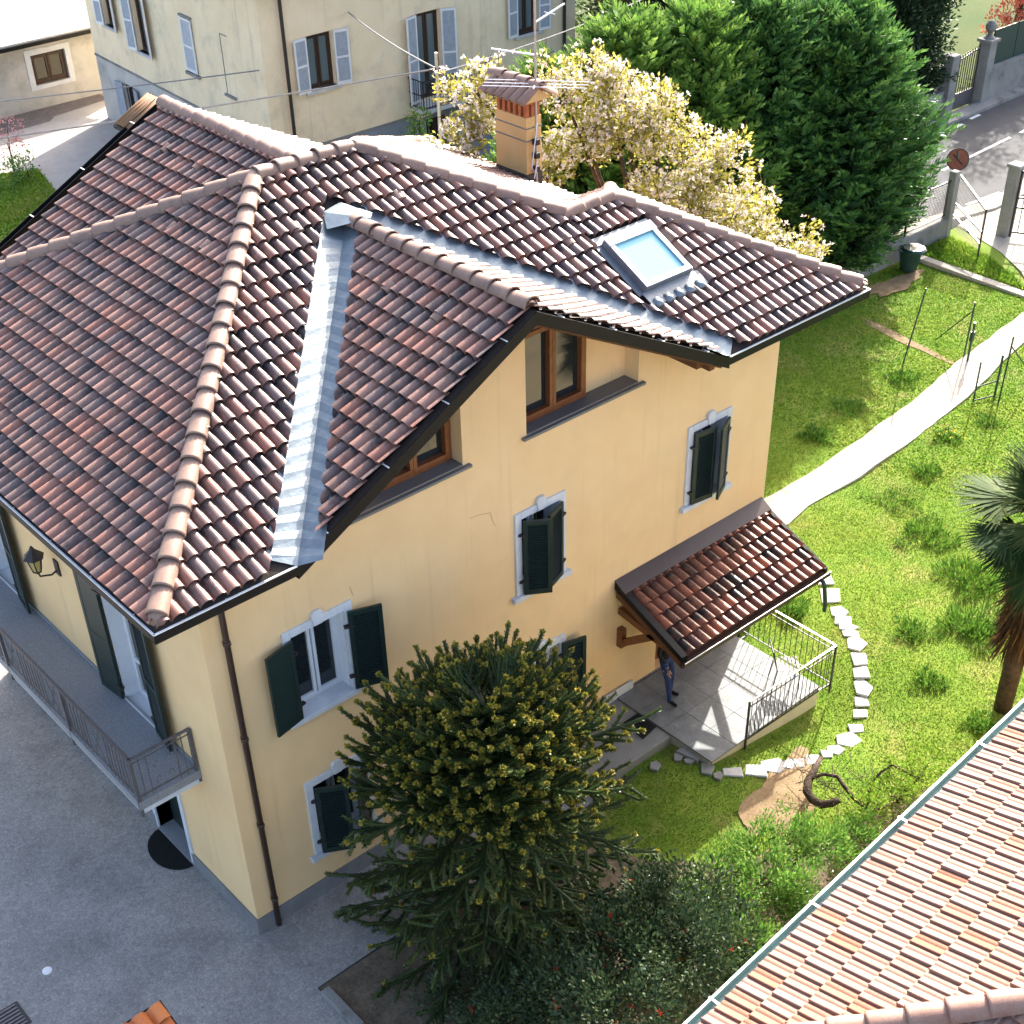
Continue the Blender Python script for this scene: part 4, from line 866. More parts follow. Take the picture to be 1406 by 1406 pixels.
# stone steps at the foot of the terrace and the loose flagstone walk
def stone(c, rx, ry, rot, lab, grp=None, mat=MT['stone'], h=.05, n=5):
    base = [random.uniform(.8, 1.12) for _ in range(n)]; pts = []
    for k in range(n):
        a = 2*math.pi*(k+.5*(n == 4))/n+random.uniform(-.16, .16); x, y = rx*1.15*base[k]*math.cos(a), ry*1.15*base[k]*math.sin(a)
        pts.append((c[0]+x*math.cos(rot)-y*math.sin(rot), c[1]+x*math.sin(rot)+y*math.cos(rot), float(hz(c[0], c[1]))-.02))
    mb = MB(); mb.prism(pts, (random.uniform(-.004, .004), 0, h)); return tag(mb.build('flagstone', mat, bevel=.012), lab, 'stone', grp)
G1 = 'pale flagstones of the curved garden walk'
walk = [(1132, 797, 12, 8), (1140, 818, 15, 11), (1152, 840, 11, 7), (1158, 852, 12, 7), (1164, 862, 11, 5), (1168, 871, 10, 5), (1176, 884, 10, 11), (1181, 904, 10, 10), (1183, 922, 10, 9), (1184, 940, 10, 11), (1184, 957, 10, 8), (1183, 972, 10, 7), (1177, 992, 10, 7), (1165, 1009, 14, 10), (1148, 1024, 11, 7), (1135, 1032, 8, 6), (1115, 1041, 11, 8), (1097, 1047, 9, 8), (1082, 1050, 9, 7), (1062, 1054, 16, 10), (1037, 1062, 15, 9), (1005, 1067, 14, 8)]
for px, py, a, b in walk:
    c = gp(px, py); e = gp(px+a, py); f_ = gp(px, py-b); stone(c, (e-c).length*1.25, (f_-c).length*1.05, math.atan2((e-c).y, (e-c).x), 'pale irregular flagstone in the curved walk across the lawn', G1, n=random.choice([4, 4, 5]))
st = thing('terrace_step', gp(950, 1030), 'grey stone step at the corner of the terrace', 'step')
mb = MB(); mb.prism([gp(928, 1034, .16), gp(958, 1048, .16), gp(968, 1036, .16), gp(945, 1022, .16)], (0, 0, .06)); mb.build('tread', MT['slab'], st, bevel=.01); mb = MB(); mb.prism([gp(928, 1034, .16)-UPZ*.15, gp(958, 1048, .16)-UPZ*.15, gp(968, 1036, .16)-UPZ*.15, gp(945, 1022, .16)-UPZ*.15], (0, 0, .148)); mb.build('riser', MT['wallc'], st)
for px, py, a, b in ((930, 1045, 11, 6), (945, 1052, 6, 6), (971, 1060, 15, 9), (985, 1072, 9, 6), (899, 1058, 11, 7)):
    c = gp(px, py, .05); e = gp(px+a, py, .05); f_ = gp(px, py-b, .05); stone(c, (e-c).length*.95, (f_-c).length*.75, .6, 'small flat stone laid in grass beside the terrace step', 'stones by the terrace step', MT['slab'], .07)
# courtyard fittings
mb = MB(); a = gp(65, 1333); mb.lathe(a, [(.075, .0), (.075, .012), (.05, .016), (.0, .018)], 20); tag(mb.build('ground_light', MT['rim']), 'small round metal ground light set in the courtyard', 'light')
mb = MB(); mb.box(.26, .48, -.40, -.19, .0, .006); mh = tag(mb.build('drain_cover', MT['wallc']), 'square concrete drain cover at the foot of the downpipe', 'cover'); mb = MB(); mb.box(.285, .455, -.375, -.215, .0061, .010); mb.build('lid', MT['slab'], mh)
gr = thing('drain_grate', gp(12, 1402), 'dark slotted drain grate in the courtyard concrete', 'grate'); c = gp(12, 1402)
mb = MB(); mb.box(c.x-.25, c.x+.25, c.y-.25, c.y+.25, .001, .008); mb.build('frame', MT['iron'], gr)
for k in range(7): mb = MB(); mb.box(c.x-.2, c.x+.2, c.y-.21+k*.066, c.y-.18+k*.066, .0085, .018); mb.build('bar', MT['irong'], gr)
# small orange tiled roof in the courtyard
orf = thing('gate_shelter', (-3.4, -3.0, 0), 'small orange tiled shelter roof at the edge of the courtyard', 'shelter')
ox1, oy1, oz = -2.45, -2.03, 2.5
mb = MB(); mb.prism([(ox1-1.6, oy1-1.9, oz-.62), (ox1, oy1-1.9, oz-.62), (ox1, oy1, oz-.03), (ox1-1.6, oy1, oz-.03)], (0, 0, .04)); sr = mb.build('roof', MT['gutter'], orf)
to = TileField(.235, .34, TILE_PROF, MT['tileo'], 60); to.lay([(ox1-1.57, oy1-1.9, oz-.58), (ox1-.03, oy1-1.9, oz-.58), (ox1-.03, oy1-.03, oz+.0), (ox1-1.57, oy1-.03, oz+.0)], (1, 0, 0), 0); to.build(sr)
mb = MB()
for x in (ox1-1.5, ox1-.1): mb.box(x-.05, x+.05, oy1-.2, oy1-.1, 0, oz-.1); mb.box(x-.05, x+.05, oy1-1.7, oy1-1.6, 0, oz-.55)
mb.build('post', MT['soffit'], orf)

# ------------------------------------------------------------------ the old house behind, outbuilding
def shutter_pair(house, fr, a, b, z0, z1, la, ra, mat=MT['greyblue'], trim=MT['whitepaint']):
    for hinge, side, ang in ((a, 1, la), (b, -1, ra)):
        w_ = (b-a)/2; s_ = R(ang); du = fr.u*(side*math.cos(s_)); dn = fr.n*math.sin(s_); w = (du+dn).normalized(); nn = w.cross(UPZ).normalized(); o = fr(hinge, 0, .05)
        mb = MB(); mb.obox(o+w*.05+UPZ*z0-nn*.012, w*(w_-.1), UPZ*(z1-z0), nn*.024)
        k = z0+.1
        while k < z1-.06: mb.obox(o+w*.06+UPZ*k-nn*.02, w*(w_-.12), UPZ*.012+nn*.0, nn*.04); k += .07
        sh = mb.build('shutter', mat, house)
        mb = MB()
        for x0, x1, a0, a1 in ((0, .055, z0, z1), (w_-.055, w_, z0, z1), (.055, w_-.055, z0, z0+.09), (.055, w_-.055, z1-.07, z1), (.055, w_-.055, (z0+z1)/2-.03, (z0+z1)/2+.03)): mb.obox(o+w*x0+UPZ*a0-nn*.022, w*(x1-x0), UPZ*(a1-a0), nn*.044)
        mb.build('shutter_frame', trim, sh)
oh = thing('old_house', (22, 29, 0), 'weathered pale stucco old house with grey blue shutters', 'house')
OF_ = Frame((16.5, 23.73, 0), (1, 0, 0), (0, -1, 0)); c_far = Vector((17.35, 36.6, 0)); c_near = Vector((16.5, 23.73, 0))
ud = (c_near-c_far).normalized(); OLF = Frame(c_far, ud, Vector((0, 0, 1)).cross(ud)*-1 if Vector((0, 0, 1)).cross(ud).x > 0 else Vector((0, 0, 1)).cross(ud))
LL = (c_near-c_far).length; FW = 12.75
of_w = [(1.55, 2.55, 3.60, 5.20), (5.75, 6.75, 2.35, 5.05), (10.05, 11.0, 3.55, 5.15), (5.9, 6.9, .4, 1.7), (1.7, 2.6, .5, 1.7)]
mb = MB(); wall_grid(mb, OF_, 0, FW, 1.95, 7.0, of_w[:3], .25); mb.build('front_wall', MT['stucco2'], oh)
mb = MB(); wall_grid(mb, OF_, 0, FW, -.3, 1.95, of_w[3:], .25); mb.build('base_wall', MT['bluegrey'], oh)
def upx(px, py):                             # along-wall and height of a point on the side wall
    p = on_plane(px, py, tuple(OLF.n), OLF.n.dot(OLF.o)); return ((p-OLF.o).dot(ud), p.z)
def hole(x0, y0, x1, y1):
    a, b = upx(x0, y0), upx(x1, y1); return (a[0], b[0], b[1], a[1])
lw = [(1.5, 2.35, 3.6, 5.2), (4.0, 4.95, 3.25, 5.2), (2.1, 3.0, .55, 1.75)]
p0, p1 = upx(259, 20), upx(287, 97)
mb = MB(); wall_grid(mb, OLF, 0, LL, 2.3, 7.0, lw[:2], .25); mb.build('side_wall', MT['stucco2'], oh)
mb = MB(); wall_grid(mb, OLF, 0, LL, -.3, 2.3, lw[2:], .2); mb.build('side_base_wall', MT['stucco3'], oh)
mb = MB(); a, b = OF_(FW, 0), OF_(FW, 0)+Vector((0, 13, 0)); mb.quad(a-UPZ*.3, b-UPZ*.3, b+UPZ*7, a+UPZ*7); c2 = c_far+Vector((12, .3, 0)); mb.quad(b-UPZ*.3, c_far-UPZ*.3, c_far+UPZ*7, b+UPZ*7); mb.build('rear_wall', MT['stucco2'], oh)
e = .55; q = [c_near+Vector((-e, -e, 0)), OF_(FW, 0)+Vector((e, -e, 0)), OF_(FW, 0)+Vector((e, 13+e, 0)), c_far+Vector((-e, e, 0))]
mb = MB(); top = [Vector((21.5, 28.5, 10.2)), Vector((24.5, 31, 10.2))]
rf = [p+UPZ*7.05 for p in q]; mb.quad(rf[0], rf[1], top[1], top[0]); mb.poly([rf[1], rf[2], top[1]]); mb.quad(rf[2], rf[3], top[0], top[1]); mb.poly([rf[3], rf[0], top[0]]); mb.poly([p-UPZ*.12 for p in rf]); mb.build('roof', MT['tilen'], oh)
mb = MB()
for k in range(12): mb.obox(OF_(-.05+k*1.12, 6.72, 0), (.14, 0, 0), (0, -.5, 0), (0, 0, .2))
for k in range(11):
    a = OLF(LL-.4-k*1.1, 6.72, 0); mb.obox(a, ud*.14, OLF.n*.5, (0, 0, .2))
mb.build('rafter_end', MT['soffit'], oh, kind='stuff')
wdw = lambda fr, h, **k: window_fill(oh, fr, *h, .16, MT['darkbrown'], sash=.07, **k)
for h, la, ra in ((of_w[0], 172, 168), (of_w[1], 165, 150), (of_w[2], 172, 170)):
    wn = wdw(OF_, h, rail=None, glass=glass_mat('curtained_glass', (.12, .16, .17), .1, .5) if 'curtained_glass' not in bpy.data.materials else bpy.data.materials['curtained_glass']); shutter_pair(oh, OF_, h[0], h[1], h[2], h[3], la, ra)
    if h[2] > 3: mb = MB(); fbox(mb, OF_, h[0]-.15, h[1]+.15, h[2]-.1, h[2], -.15, .1); mb.build('window_sill', MT['stone'], wn)
for h in of_w[3:]: wdw(OF_, h); shutter_pair(oh, OF_, h[0], h[1], h[2], h[3], 172, 165, MT['greyblue'], MT['greyblue'])
for h in lw[:2]:
    wn = wdw(OLF, h); shutter_pair(oh, OLF, h[0], h[1], h[2], h[3], 165, 160)
    mb = MB(); fbox(mb, OLF, h[0]-.12, h[1]+.12, h[2]-.08, h[2], -.15, .09); mb.build('window_sill', MT['stone'], wn)
h = lw[2]; wn = wdw(OLF, h); shutter_pair(oh, OLF, h[0], h[1], h[2], h[3], 168, 168, MT['greyblue'], MT['greyblue'])
for k in range(4): mb = MB(); x = h[0]+.15+k*.2; mb.bar(OLF(x, h[2], -.04), OLF(x, h[3], -.04), .025); mb.build('window_bar', MT['iron'], wn)
# closed shutter window and blind niche on the side wall
sh = (7.75, 8.45, 3.45, 5.1); mb = MB(); fbox(mb, OLF, *sh, .0, .05); s1 = mb.build('closed_shutter', MT['greyblue'], oh)
mb = MB(); a, b, c, d = sh
for x0, x1, z0, z1 in ((a-.03, a+.04, c, d), (b-.04, b+.03, c, d), (a, b, c, c+.09), (a, b, d-.07, d), (a, b, 4.2, 4.28)): fbox(mb, OLF, x0, x1, z0, z1, .05, .075)
for k in range(24): fbox(mb, OLF, a+.05, b-.05, c+.12+k*.063, c+.13+k*.063, .05, .06)
mb.build('shutter_frame', MT['whitepaint'], s1)
for nm, q_ in (('window_sill', (a-.1, b+.12, c-.13, c-.04, 0, .1)), ('window_hood', (a-.06, b+.05, d+.03, d+.09, 0, .08)), ('blind_niche_jamb', (10.3, 10.33, 3.3, 5.1, 0, .015)), ('blind_niche_sill', (10.2, 10.9, 3.2, 3.28, 0, .07)), ('blind_niche_head', (10.33, 10.75, 5.07, 5.1, 0, .012))): mb = MB(); fbox(mb, OLF, *q_); mb.build(nm, MT['wallc'], oh)
mb = MB(); fbox(mb, OLF, 0, LL, 2.26, 2.33, -.002, .03); fbox(mb, OF_, 0, FW, 1.9, 1.97, -.002, .02); mb.build('string_course', MT['wallc'], oh)
mb = MB(); mb.tube([OF_(.9, 7.0, .5), OF_(.75, 6.5, .1), OF_(.75, 0, .09)], .055, 8); mb.build('downpipe', MT['iron'], oh); mb = MB(); mb.tube([OF_(12.15, 7.0, .5), OF_(12.15, 6.5, .1), OF_(12.15, 0, .09)], .055, 8); mb.build('downpipe', MT['iron'], oh)
mb = MB(); fbox(mb, OF_, 5.3, 8.2, 2.18, 2.3, .0, .8); bl = mb.build('balcony', MT['stone'], oh)
for x in (5.6, 7.8): MB().prism([OF_(x, 2.18, 0), OF_(x, 2.18, .6), OF_(x, 2.08, .62), OF_(x, 1.85, .15), OF_(x, 1.75, 0)], OF_.u*.2).build('balcony_bracket', MT['stucco2'], bl)
mb = MB()
for z in (2.36, 2.75, 3.2): mb.bar(OF_(5.33, z, .76), OF_(8.17, z, .76), .03); mb.bar(OF_(5.33, z, .0), OF_(5.33, z, .76), .03); mb.bar(OF_(8.17, z, .0), OF_(8.17, z, .76), .03)
ra = mb.build('balcony_railing', MT['iron'], oh); mb = MB()
for k in range(26): mb.bar(OF_(5.33+k*.113, 2.3, .76), OF_(5.33+k*.113, 3.2, .76), .016)
for k in range(7): mb.bar(OF_(5.33, 2.3, .05+k*.113), OF_(5.33, 3.2, .05+k*.113), .016); mb.bar(OF_(8.17, 2.3, .05+k*.113), OF_(8.17, 3.2, .05+k*.113), .016)
mb.build('balusters', MT['iron'], ra, kind='stuff')
fp = thing('flower_pot', OF_(5.45, 3.2, .85), 'black flower pot hung on the old house balcony rail', 'pot'); mb = MB(); mb.lathe(OF_(5.48, 3.0, .9), [(.09, 0), (.14, .2), (.15, .21), (.12, .2)], 12); mb.build('pot', MT['iron'], fp)
ob = thing('outbuilding', (15, 41, 0), 'low rendered outbuilding with brown windows and glare-white roof across the square', 'building')
OBF = Frame((8, 39.4, 0), (1, 0, 0), (0, -1, 0)); obw = [(8.05, 9.45, .82, 1.92), (4.9, 6.3, .82, 1.92)]
mb = MB(); wall_grid(mb, OBF, 0, 13, -.3, 2.55, obw, .2); mb.build('wall', MT['stucco3'], ob)
for h in obw:
    wn = window_fill(ob, OBF, *h, .12, MT['darkbrown'], sash=.09); mb = MB(); a, b, c, d = h
    for x0, x1, z0, z1 in ((a-.22, a, c-.15, d+.2), (b, b+.22, c-.15, d+.2), (a, b, d, d+.2), (a, b, c-.15, c)): fbox(mb, OBF, x0, x1, z0, z1, 0, .03)
    mb.build('surround', MT['white'], wn)
MT['glareroof'] = M('glare_white_roof', (.62, .61, .58), (.54, .53, .5), 1.5, .7, .2, .2, 20, fine=.05)  # sun glare on the roof is put into this near-white colour
mb = MB(); mb.prism([(7, 38.8, 2.5), (21, 38.8, 2.5), (21, 46, 3.6), (7, 46, 3.6)], (0, 0, .12)); rf_ = mb.build('roof', MT['glareroof'], ob)
mb = MB(); mb.box(7, 21, 38.68, 38.82, 2.42, 2.56); mb.build('gutter', MT['gutter'], ob)
mb = MB(); mb.prism([(7, 46.02, 3.0), (24, 46.02, 3.0), (24, 52, 5), (7, 52, 5)], (0, 0, .12)); mb.build('rear_roof', M('pink_tiles', (.55, .33, .26), (.45, .25, .2), 6, .7, .2, .4, 12), ob)

# ------------------------------------------------------------------ boundary walls, gates, fences, signs, poles, cables
bw = thing('boundary_wall', (27.5, 8.4, 0), 'low weathered concrete wall with wire fence between garden and road', 'wall')
mb = MB(); mb.box(22, 30.1, 8.3, 8.55, -.3, .62); mb.build('wall_base', MT['wallc'], bw, bevel=.02)
mb = MB(); mb.bar((22, 8.42, 1.75), (30.0, 8.42, 1.75), .04); mb.bar((22, 8.42, .72), (30.0, 8.42, .72), .025)
for x in (22.5, 24.3, 26.1, 27.9): mb.box(x-.025, x+.025, 8.395, 8.445, .6, 1.78)
mb.build('fence_frame', MT['iron'], bw)
mb = MB()
for k in range(100): x = 22+k*.08; mb.box(x-.004, x+.004, 8.416, 8.424, .68, 1.75)
for k in range(14): z = .72+k*.08; mb.box(22, 30, 8.417, 8.423, z-.003, z+.003)
mb.build('wire_mesh', MT['iron'], bw, kind='stuff')
mb = MB(); mb.box(29.88, 30.12, 8.28, 8.52, .0, 2.02); mb.build('concrete_post', MT['wallc'], bw, bevel=.02)
sf_ = thing('side_fence', (29.5, 7.5, 0), 'sloping wire mesh fence panel beside the driveway entrance', 'fence')
a, b = Vector((29.98, 8.2, 0)), Vector((29.25, 6.75, 0))
mb = MB(); mb.bar(a+UPZ*1.95, b+UPZ*1.5, .05); mb.bar(a+UPZ*1.1, b+UPZ*.85, .05); mb.bar(a+UPZ*.75, b+UPZ*.5, .04); mb.build('rail', MT['galv'], sf_); mb = MB(); mb.bar(b-UPZ*.05, b+UPZ*1.55, .04); mb.build('post', MT['iron'], sf_)
mb = MB()
for k in range(24): c = a.lerp(b, k/24); mb.bar(c+UPZ*(.35), c+UPZ*(1.95-.45*k/24), .008)
for k in range(20): mb.bar(a+UPZ*(.4+k*.078), b+UPZ*(.35+k*.058), .006)
mb.build('wire_mesh', MT['iron'], sf_, kind='stuff')
gp_ = thing('gate_pillar', (31.3, 7.2, 0), 'grey concrete gate pillar casting a shadow on the driveway', 'pillar'); mb = MB(); mb.box(31.15, 31.5, 7.05, 7.4, -.1, 2.1); mb.build('shaft', MT['wallc'], gp_, bevel=.02); mb = MB(); mb.box(31.1, 31.55, 7.0, 7.45, 2.1, 2.2); mb.build('cap', MT['wallc'], gp_, bevel=.02)
ig = thing('driveway_gate', (32, 6, 0), 'open iron bar gate at the end of the driveway', 'gate'); ga, gb = Vector((31.2, 6.95, .1)), Vector((32.6, 4.4, .1)); mb = MB()
for z in (.15, .9, 1.2, 1.95): mb.bar(ga+UPZ*z, gb+UPZ*z, .05)
mb.bar(ga, ga+UPZ*2, .06); mb.bar(gb, gb+UPZ*2, .06); mb.build('gate_frame', MT['iron'], ig)
for k in range(14): c = ga.lerp(gb, (k+1)/15); mb = MB(); mb.bar(c+UPZ*.15, c+UPZ*1.95, .02); mb.build('bar', MT['iron'], ig)
sg_ = thing('road_sign', gp(1300, 305), 'round reddish road sign seen from behind on a thin post', 'sign'); c = Vector((31.0, 9.0, 0))
mb = MB(); mb.tube([c, c+UPZ*2.2], .03, 8); mb.build('post', MT['irong'], sg_); sg_.location = c; LOC[sg_.name] = c
for ch_ in list(sg_.children): ch_.location = LOC[ch_.name]-c
mb = MB(); nrm = Vector((-.75, -.6, .28)).normalized(); t1 = nrm.orthogonal().normalized(); t2 = nrm.cross(t1); ctr = c+UPZ*1.95
ring = [ctr+(t1*math.cos(2*math.pi*k/24)+t2*math.sin(2*math.pi*k/24))*.33 for k in range(24)]; mb.prism(ring, nrm*.02); mb.build('disc', MT['rust'], sg_)
mb = MB(); 
for k in range(24):
    a0, a1 = 2*math.pi*k/24, 2*math.pi*(k+1)/24; f = lambda a, r, h: ctr+(t1*math.cos(a)+t2*math.sin(a))*r+nrm*h
    mb.obox(f(a0, .30, .02), f(a1, .30, .02)-f(a0, .30, .02), f(a0, .33, .02)-f(a0, .30, .02), nrm*.015)
mb.bar(ctr+nrm*.03-t1*.2, ctr+nrm*.03+t1*.2, .03); mb.build('back_rim', MT['iron'], sg_)
bk = thing('plastic_bin', Vector((27.3, 7.75, 0)), 'dark green plastic bin tipped against the boundary wall', 'bin'); mb = MB(); c = Vector((27.3, 7.75, .03)); mb.lathe(c, [(.24, 0), (.33, .55), (.36, .56), (.36, .6), (.31, .6), (.24, .12)], 16); mb.build('tub', MT['plastic'], bk); mb = MB(); mb.lathe(c+Vector((.0, -.1, .62)), [(.36, 0), (.3, .06), (.1, .09), (0, .09)], 14); mb.build('lid', MT['plastic'], bk)
# garden fence posts
def fpost(a, h, lean, brace, lab):
    t = thing('fence_post', a, lab, 'post', 'thin green garden fence posts'); mb = MB(); top = a+UPZ*h+Vector(lean); mb.tube([a-UPZ*.1, top], .022, 6); mb.build('post', MT['plastic'], t)
    if brace is not None: mb = MB(); mb.tube([a+(top-a)*.85, brace], .016, 6); mb.build('brace', MT['plastic'], t)
fpost(gp(1239, 500), 2.0, (.35, -.1, 0), None, 'thin bare green fence post leaning alone in the lawn')
fpost(gp(1323, 490), 1.5, (.05, .0, 0), gp(1284, 467), 'braced green fence post beside the garden path')
fpost(gp(1371, 552), 1.75, (.05, 0, 0), gp(1420, 520), 'braced green fence post on the palm side of the path')
gt = thing('garden_gate', gp(1350, 540), 'open green frame garden gate beside the path', 'gate')
a, b = gp(1365, 545), gp(1336, 552); mb = MB(); mb.tube([a, a+UPZ*1.15], .028, 6); mb.tube([a+Vector((.1, .05, 0)), a+Vector((.1, .05, 1.15))], .028, 6); mb.tube([b, b+UPZ*1.1], .022, 6); mb.build('frame', MT['plastic'], gt); mb = MB(); mb.tube([a+UPZ*.45, b+UPZ*.4], .018, 6); mb.tube([a+UPZ*.04, b+UPZ*.04], .018, 6); mb.build('rail', MT['plastic'], gt)
gt2 = thing('latch_post', gp(1328, 497), 'thicker green latch post where the garden gate closes', 'post'); a = gp(1328, 497); mb = MB(); mb.tube([a, a+UPZ*1.1], .032, 8); mb.build('post', MT['plastic'], gt2); mb = MB(); mb.box(a.x-.05, a.x+.05, a.y-.04, a.y+.04, .6, .85); mb.build('latch_box', MT['plastic'], gt2)
# wall, pillars and gate across the road
fw = thing('road_wall', (38, 14.8, 0), 'stained retaining wall across the road', 'wall'); mb = MB(); mb.box(30, 38.9, 14.65, 15.0, -.3, 1.0); mb.build('wall_base', MT['wallc'], fw)
fw2 = thing('road_wall', (46, 14.9, 0), 'stained wall carrying dark green screen panels across the road', 'wall'); mb = MB(); mb.box(41.5, 60, 14.6, 14.95, -.3, 1.15); mb.build('wall_base', MT['wallc'], fw2)
mb = MB(); mb.box(41.5, 60, 14.55, 15.0, 1.15, 1.25); mb.build('coping', MT['wallc'], fw2)
for k in range(12): mb = MB(); mb.box(41.6+k*1.5, 43.05+k*1.5, 14.75, 14.8, 1.25, 2.5); mb.build('screen_panel', MT['plastic'], fw2)
for x, lab in ((41.2, 'tall stone gate pillar with ball finial beside the green screen'), (38.95, 'plain stone gate pillar beside the ivy hedge')):
    t = thing('gate_pillar', (x, 14.75, 0), lab, 'pillar'); mb = MB(); mb.box(x-.22, x+.22, 14.5, 14.98, -.1, 2.2); mb.build('shaft', MT['wallc'], t, bevel=.02)
    if x > 40:
        mb = MB(); mb.box(x-.3, x+.3, 14.44, 15.04, 2.2, 2.3); mb.lathe((x, 14.74, 2.3), [(.22, 0), (.1, .12), (.08, .2), (.14, .25), (.2, .36), (.19, .5), (.1, .6), (0, .62)], 14); mb.build('finial', MT['wallc'], t)
ig = thing('estate_gate', (40, 14.9, 0), 'dark iron gate between the stone pillars across the road', 'gate')
mb = MB(); mb.bar((39.2, 14.9, 1.7), (41.0, 14.9, 2.0), .05); mb.build('top_rail', MT['irong'], ig); mb = MB(); mb.box(39.2, 41.0, 14.88, 14.92, .05, .6); mb.build('gate_frame', MT['irong'], ig)
for k in range(13): mb = MB(); x = 39.25+k*.143; mb.bar((x, 14.9, .6), (x, 14.9, 1.85+k*.02), .025); mb.build('bar', MT['iron'], ig)
# masts and cables
an = thing('tv_antenna', (11.16, 5.55, 7.2), 'tall television antenna mast strapped to the chimney', 'antenna'); ax, ay = 11.12, 5.74
mb = MB(); mb.tube([(ax, ay, 7.3), (ax, ay, 11.0)], .022, 8); mb.build('mast', MT['galv'], an)
def yagi(z, d, L, n, el, off=0.):
    d = Vector(d).normalized(); c = Vector((ax, ay, z)); sd = d.cross(UPZ).normalized(); mb = MB(); mb.bar(c-d*L*off, c+d*L*(1-off), .025); y = mb.build('boom', MT['rim'], an); mb = MB()
    for k in range(n):
        p = c+d*(L*((k+.5)/n-off)); mb.tube([p-sd*el/2, p+sd*el/2], .008, 5)
    mb.build('elements', MT['rim'], y, kind='stuff')
yagi(10.25, (1, .1, .2), .8, 1, .25); yagi(9.7, (-.6, .8, .1), .8, 1, .2); yagi(9.2, (.6, .5, 0), .55, 3, 1.9, .5)
for z in (7.85, 7.6, 8.1): MB().box(ax-.05, ax+.05, ay-.05, ay+.06, z, z+.1).build('clamp', MT['iron'], an)
mb = MB(); mb.tube([(ax, ay-.04, 8.5), (ax-.12, ay-.06, 8.0), (ax-.16, ay-.05, 7.7), (ax-.05, ay-.05, 7.6), (ax-.02, ay-.04, 7.8), (ax-.1, ay-.05, 7.5)], .01, 5); mb.build('coax_cable', MT['rim'], an)
pm = thing('cable_mast', (13.8, 12, 0), 'thin pale mast carrying overhead cables behind the roof', 'mast'); mb = MB(); mb.tube([(13.8, 12, -.1), (13.8, 12, 7.95)], .04, 8); mb.build('pole', MT['galv'], pm); mb = MB(); mb.bar((13.6, 12, 7.6), (14.0, 12, 7.6), .05); mb.build('cross_arm', MT['iron'], pm)
def cable(p, q, sag, lab, r=.014, mat=MT['cable']):
    p, q = Vector(p), Vector(q); pts = [p.lerp(q, k/16)-UPZ*(sag*4*(k/16)*(1-k/16)) for k in range(17)]; mb = MB(); mb.tube(pts, r, 5); tag(mb.build('overhead_cable', mat), lab, 'cable', 'overhead cables')
cable((13.8, 12, 7.6), OF_(3.2, 5.6, .02), .1, 'cable from the mast up to the old house wall', .02); cable((13.8, 12, 7.6), (-14, 33, 5.2), .5, 'long cable running from the mast across the old house corner', .02)
cable(OLF(LL-.1, 4.55, .1), (-12, 46, 3.4), .5, 'cable from the old house corner across the square', .02); cable((5.2, 10.0, 6.5), (-16, 22, 4.2), .35, 'cable from the back gable over the side lawn', .016, MT['rim']); cable((13.8, 12, 7.5), (30, 17, 6.8), .3, 'cable from the mast past the antenna toward the conifers', .016)

# ------------------------------------------------------------------ neighbouring roof at the bottom right
nb = thing('neighbour_house', (8, -11, 0), 'neighbouring house under a sunlit pale terracotta tiled roof', 'house')
nu = Vector((6.4, .42, 0)).normalized(); nv = Vector((-nu.y, nu.x, 0)); tn = .35; nc = Vector((.75, -8.1, 5.2))-nu*.62; NLn, NDp = 16., 5.5
Pn = lambda a, b, h: nc+nu*a-nv*b+UPZ*h
n_front = [Pn(NLn, 0, 0), Pn(0, 0, 0), Pn(NDp, NDp, NDp*tn), Pn(NLn, NDp, NDp*tn)]; n_left = [Pn(0, 0, 0), Pn(0, 2*NDp, 0), Pn(NDp, NDp, NDp*tn)]
n_back = [Pn(0, 2*NDp, 0), Pn(NLn, 2*NDp, 0), Pn(NLn, NDp, NDp*tn), Pn(NDp, NDp, NDp*tn)]
mb = MB()
for p in (n_front, n_left, n_back): mb.poly([q-UPZ*.02 for q in p]); mb.poly([q-UPZ*.16 for q in p])
nr = mb.build('roof', MT['deck'], nb)
t1 = TileField(.188, .385, FLAT_PROF, MT['tilen'], 300, stagger=True); t1.lay([tuple(p) for p in n_front], tuple(-nu), .0); t1.lay([tuple(p) for p in n_left], tuple(-nv), 0); t1.build(nr)
ridge_run(Pn(0, 0, .06), Pn(NDp, NDp, NDp*tn+.06), nr, MT['ridgep'] if 'ridgep' in MT else M('pale_ridge_tile', (.33, .20, .15), (.27, .14, .10), 5, .6, .3, .15, 60, fine=.15), L=.38, r=.13, start=.1)
mb = MB(); mb.tube([Pn(0, 0, .01), Pn(NDp, NDp, NDp*tn+.01)], .09, 6); mb.build('ridge_mortar', bpy.data.materials['ridge_mortar'], nr)
MT['copper'] = M('verdigris_gutter', (.30, .42, .40), (.22, .31, .30), 4, .45, .5, metal=.3)
a, b = Pn(-.02, -.12, .02), Pn(NLn, -.12, .02); gutter(a, b, nv, 'gutter', .10, .13, nb, MT['copper'], rim=False, brackets=False)
mb = MB(); mb.bar(a+UPZ*.01, b+UPZ*.01, .03, .03)
mb.build('gutter_bead', MT['copper'], nb); mb = MB()
for k in range(9): p = Pn(.9+k*1.75, -.06, .035); mb.bar(p+nv*.09, p-nv*.1, .03, .008)
mb.build('gutter_bracket', MT['galv'], nb, kind='stuff')
mb = MB(); w0 = [Pn(.6, .6, 0), Pn(NLn, .6, 0), Pn(NLn, 2*NDp-.6, 0), Pn(.6, 2*NDp-.6, 0)]
for i in range(4): p, q = w0[i], w0[(i+1) % 4]; mb.quad(p-UPZ*5.5, q-UPZ*5.5, q+UPZ*.1, p+UPZ*.1)
mb.build('wall', MT['stucco2'], nb)

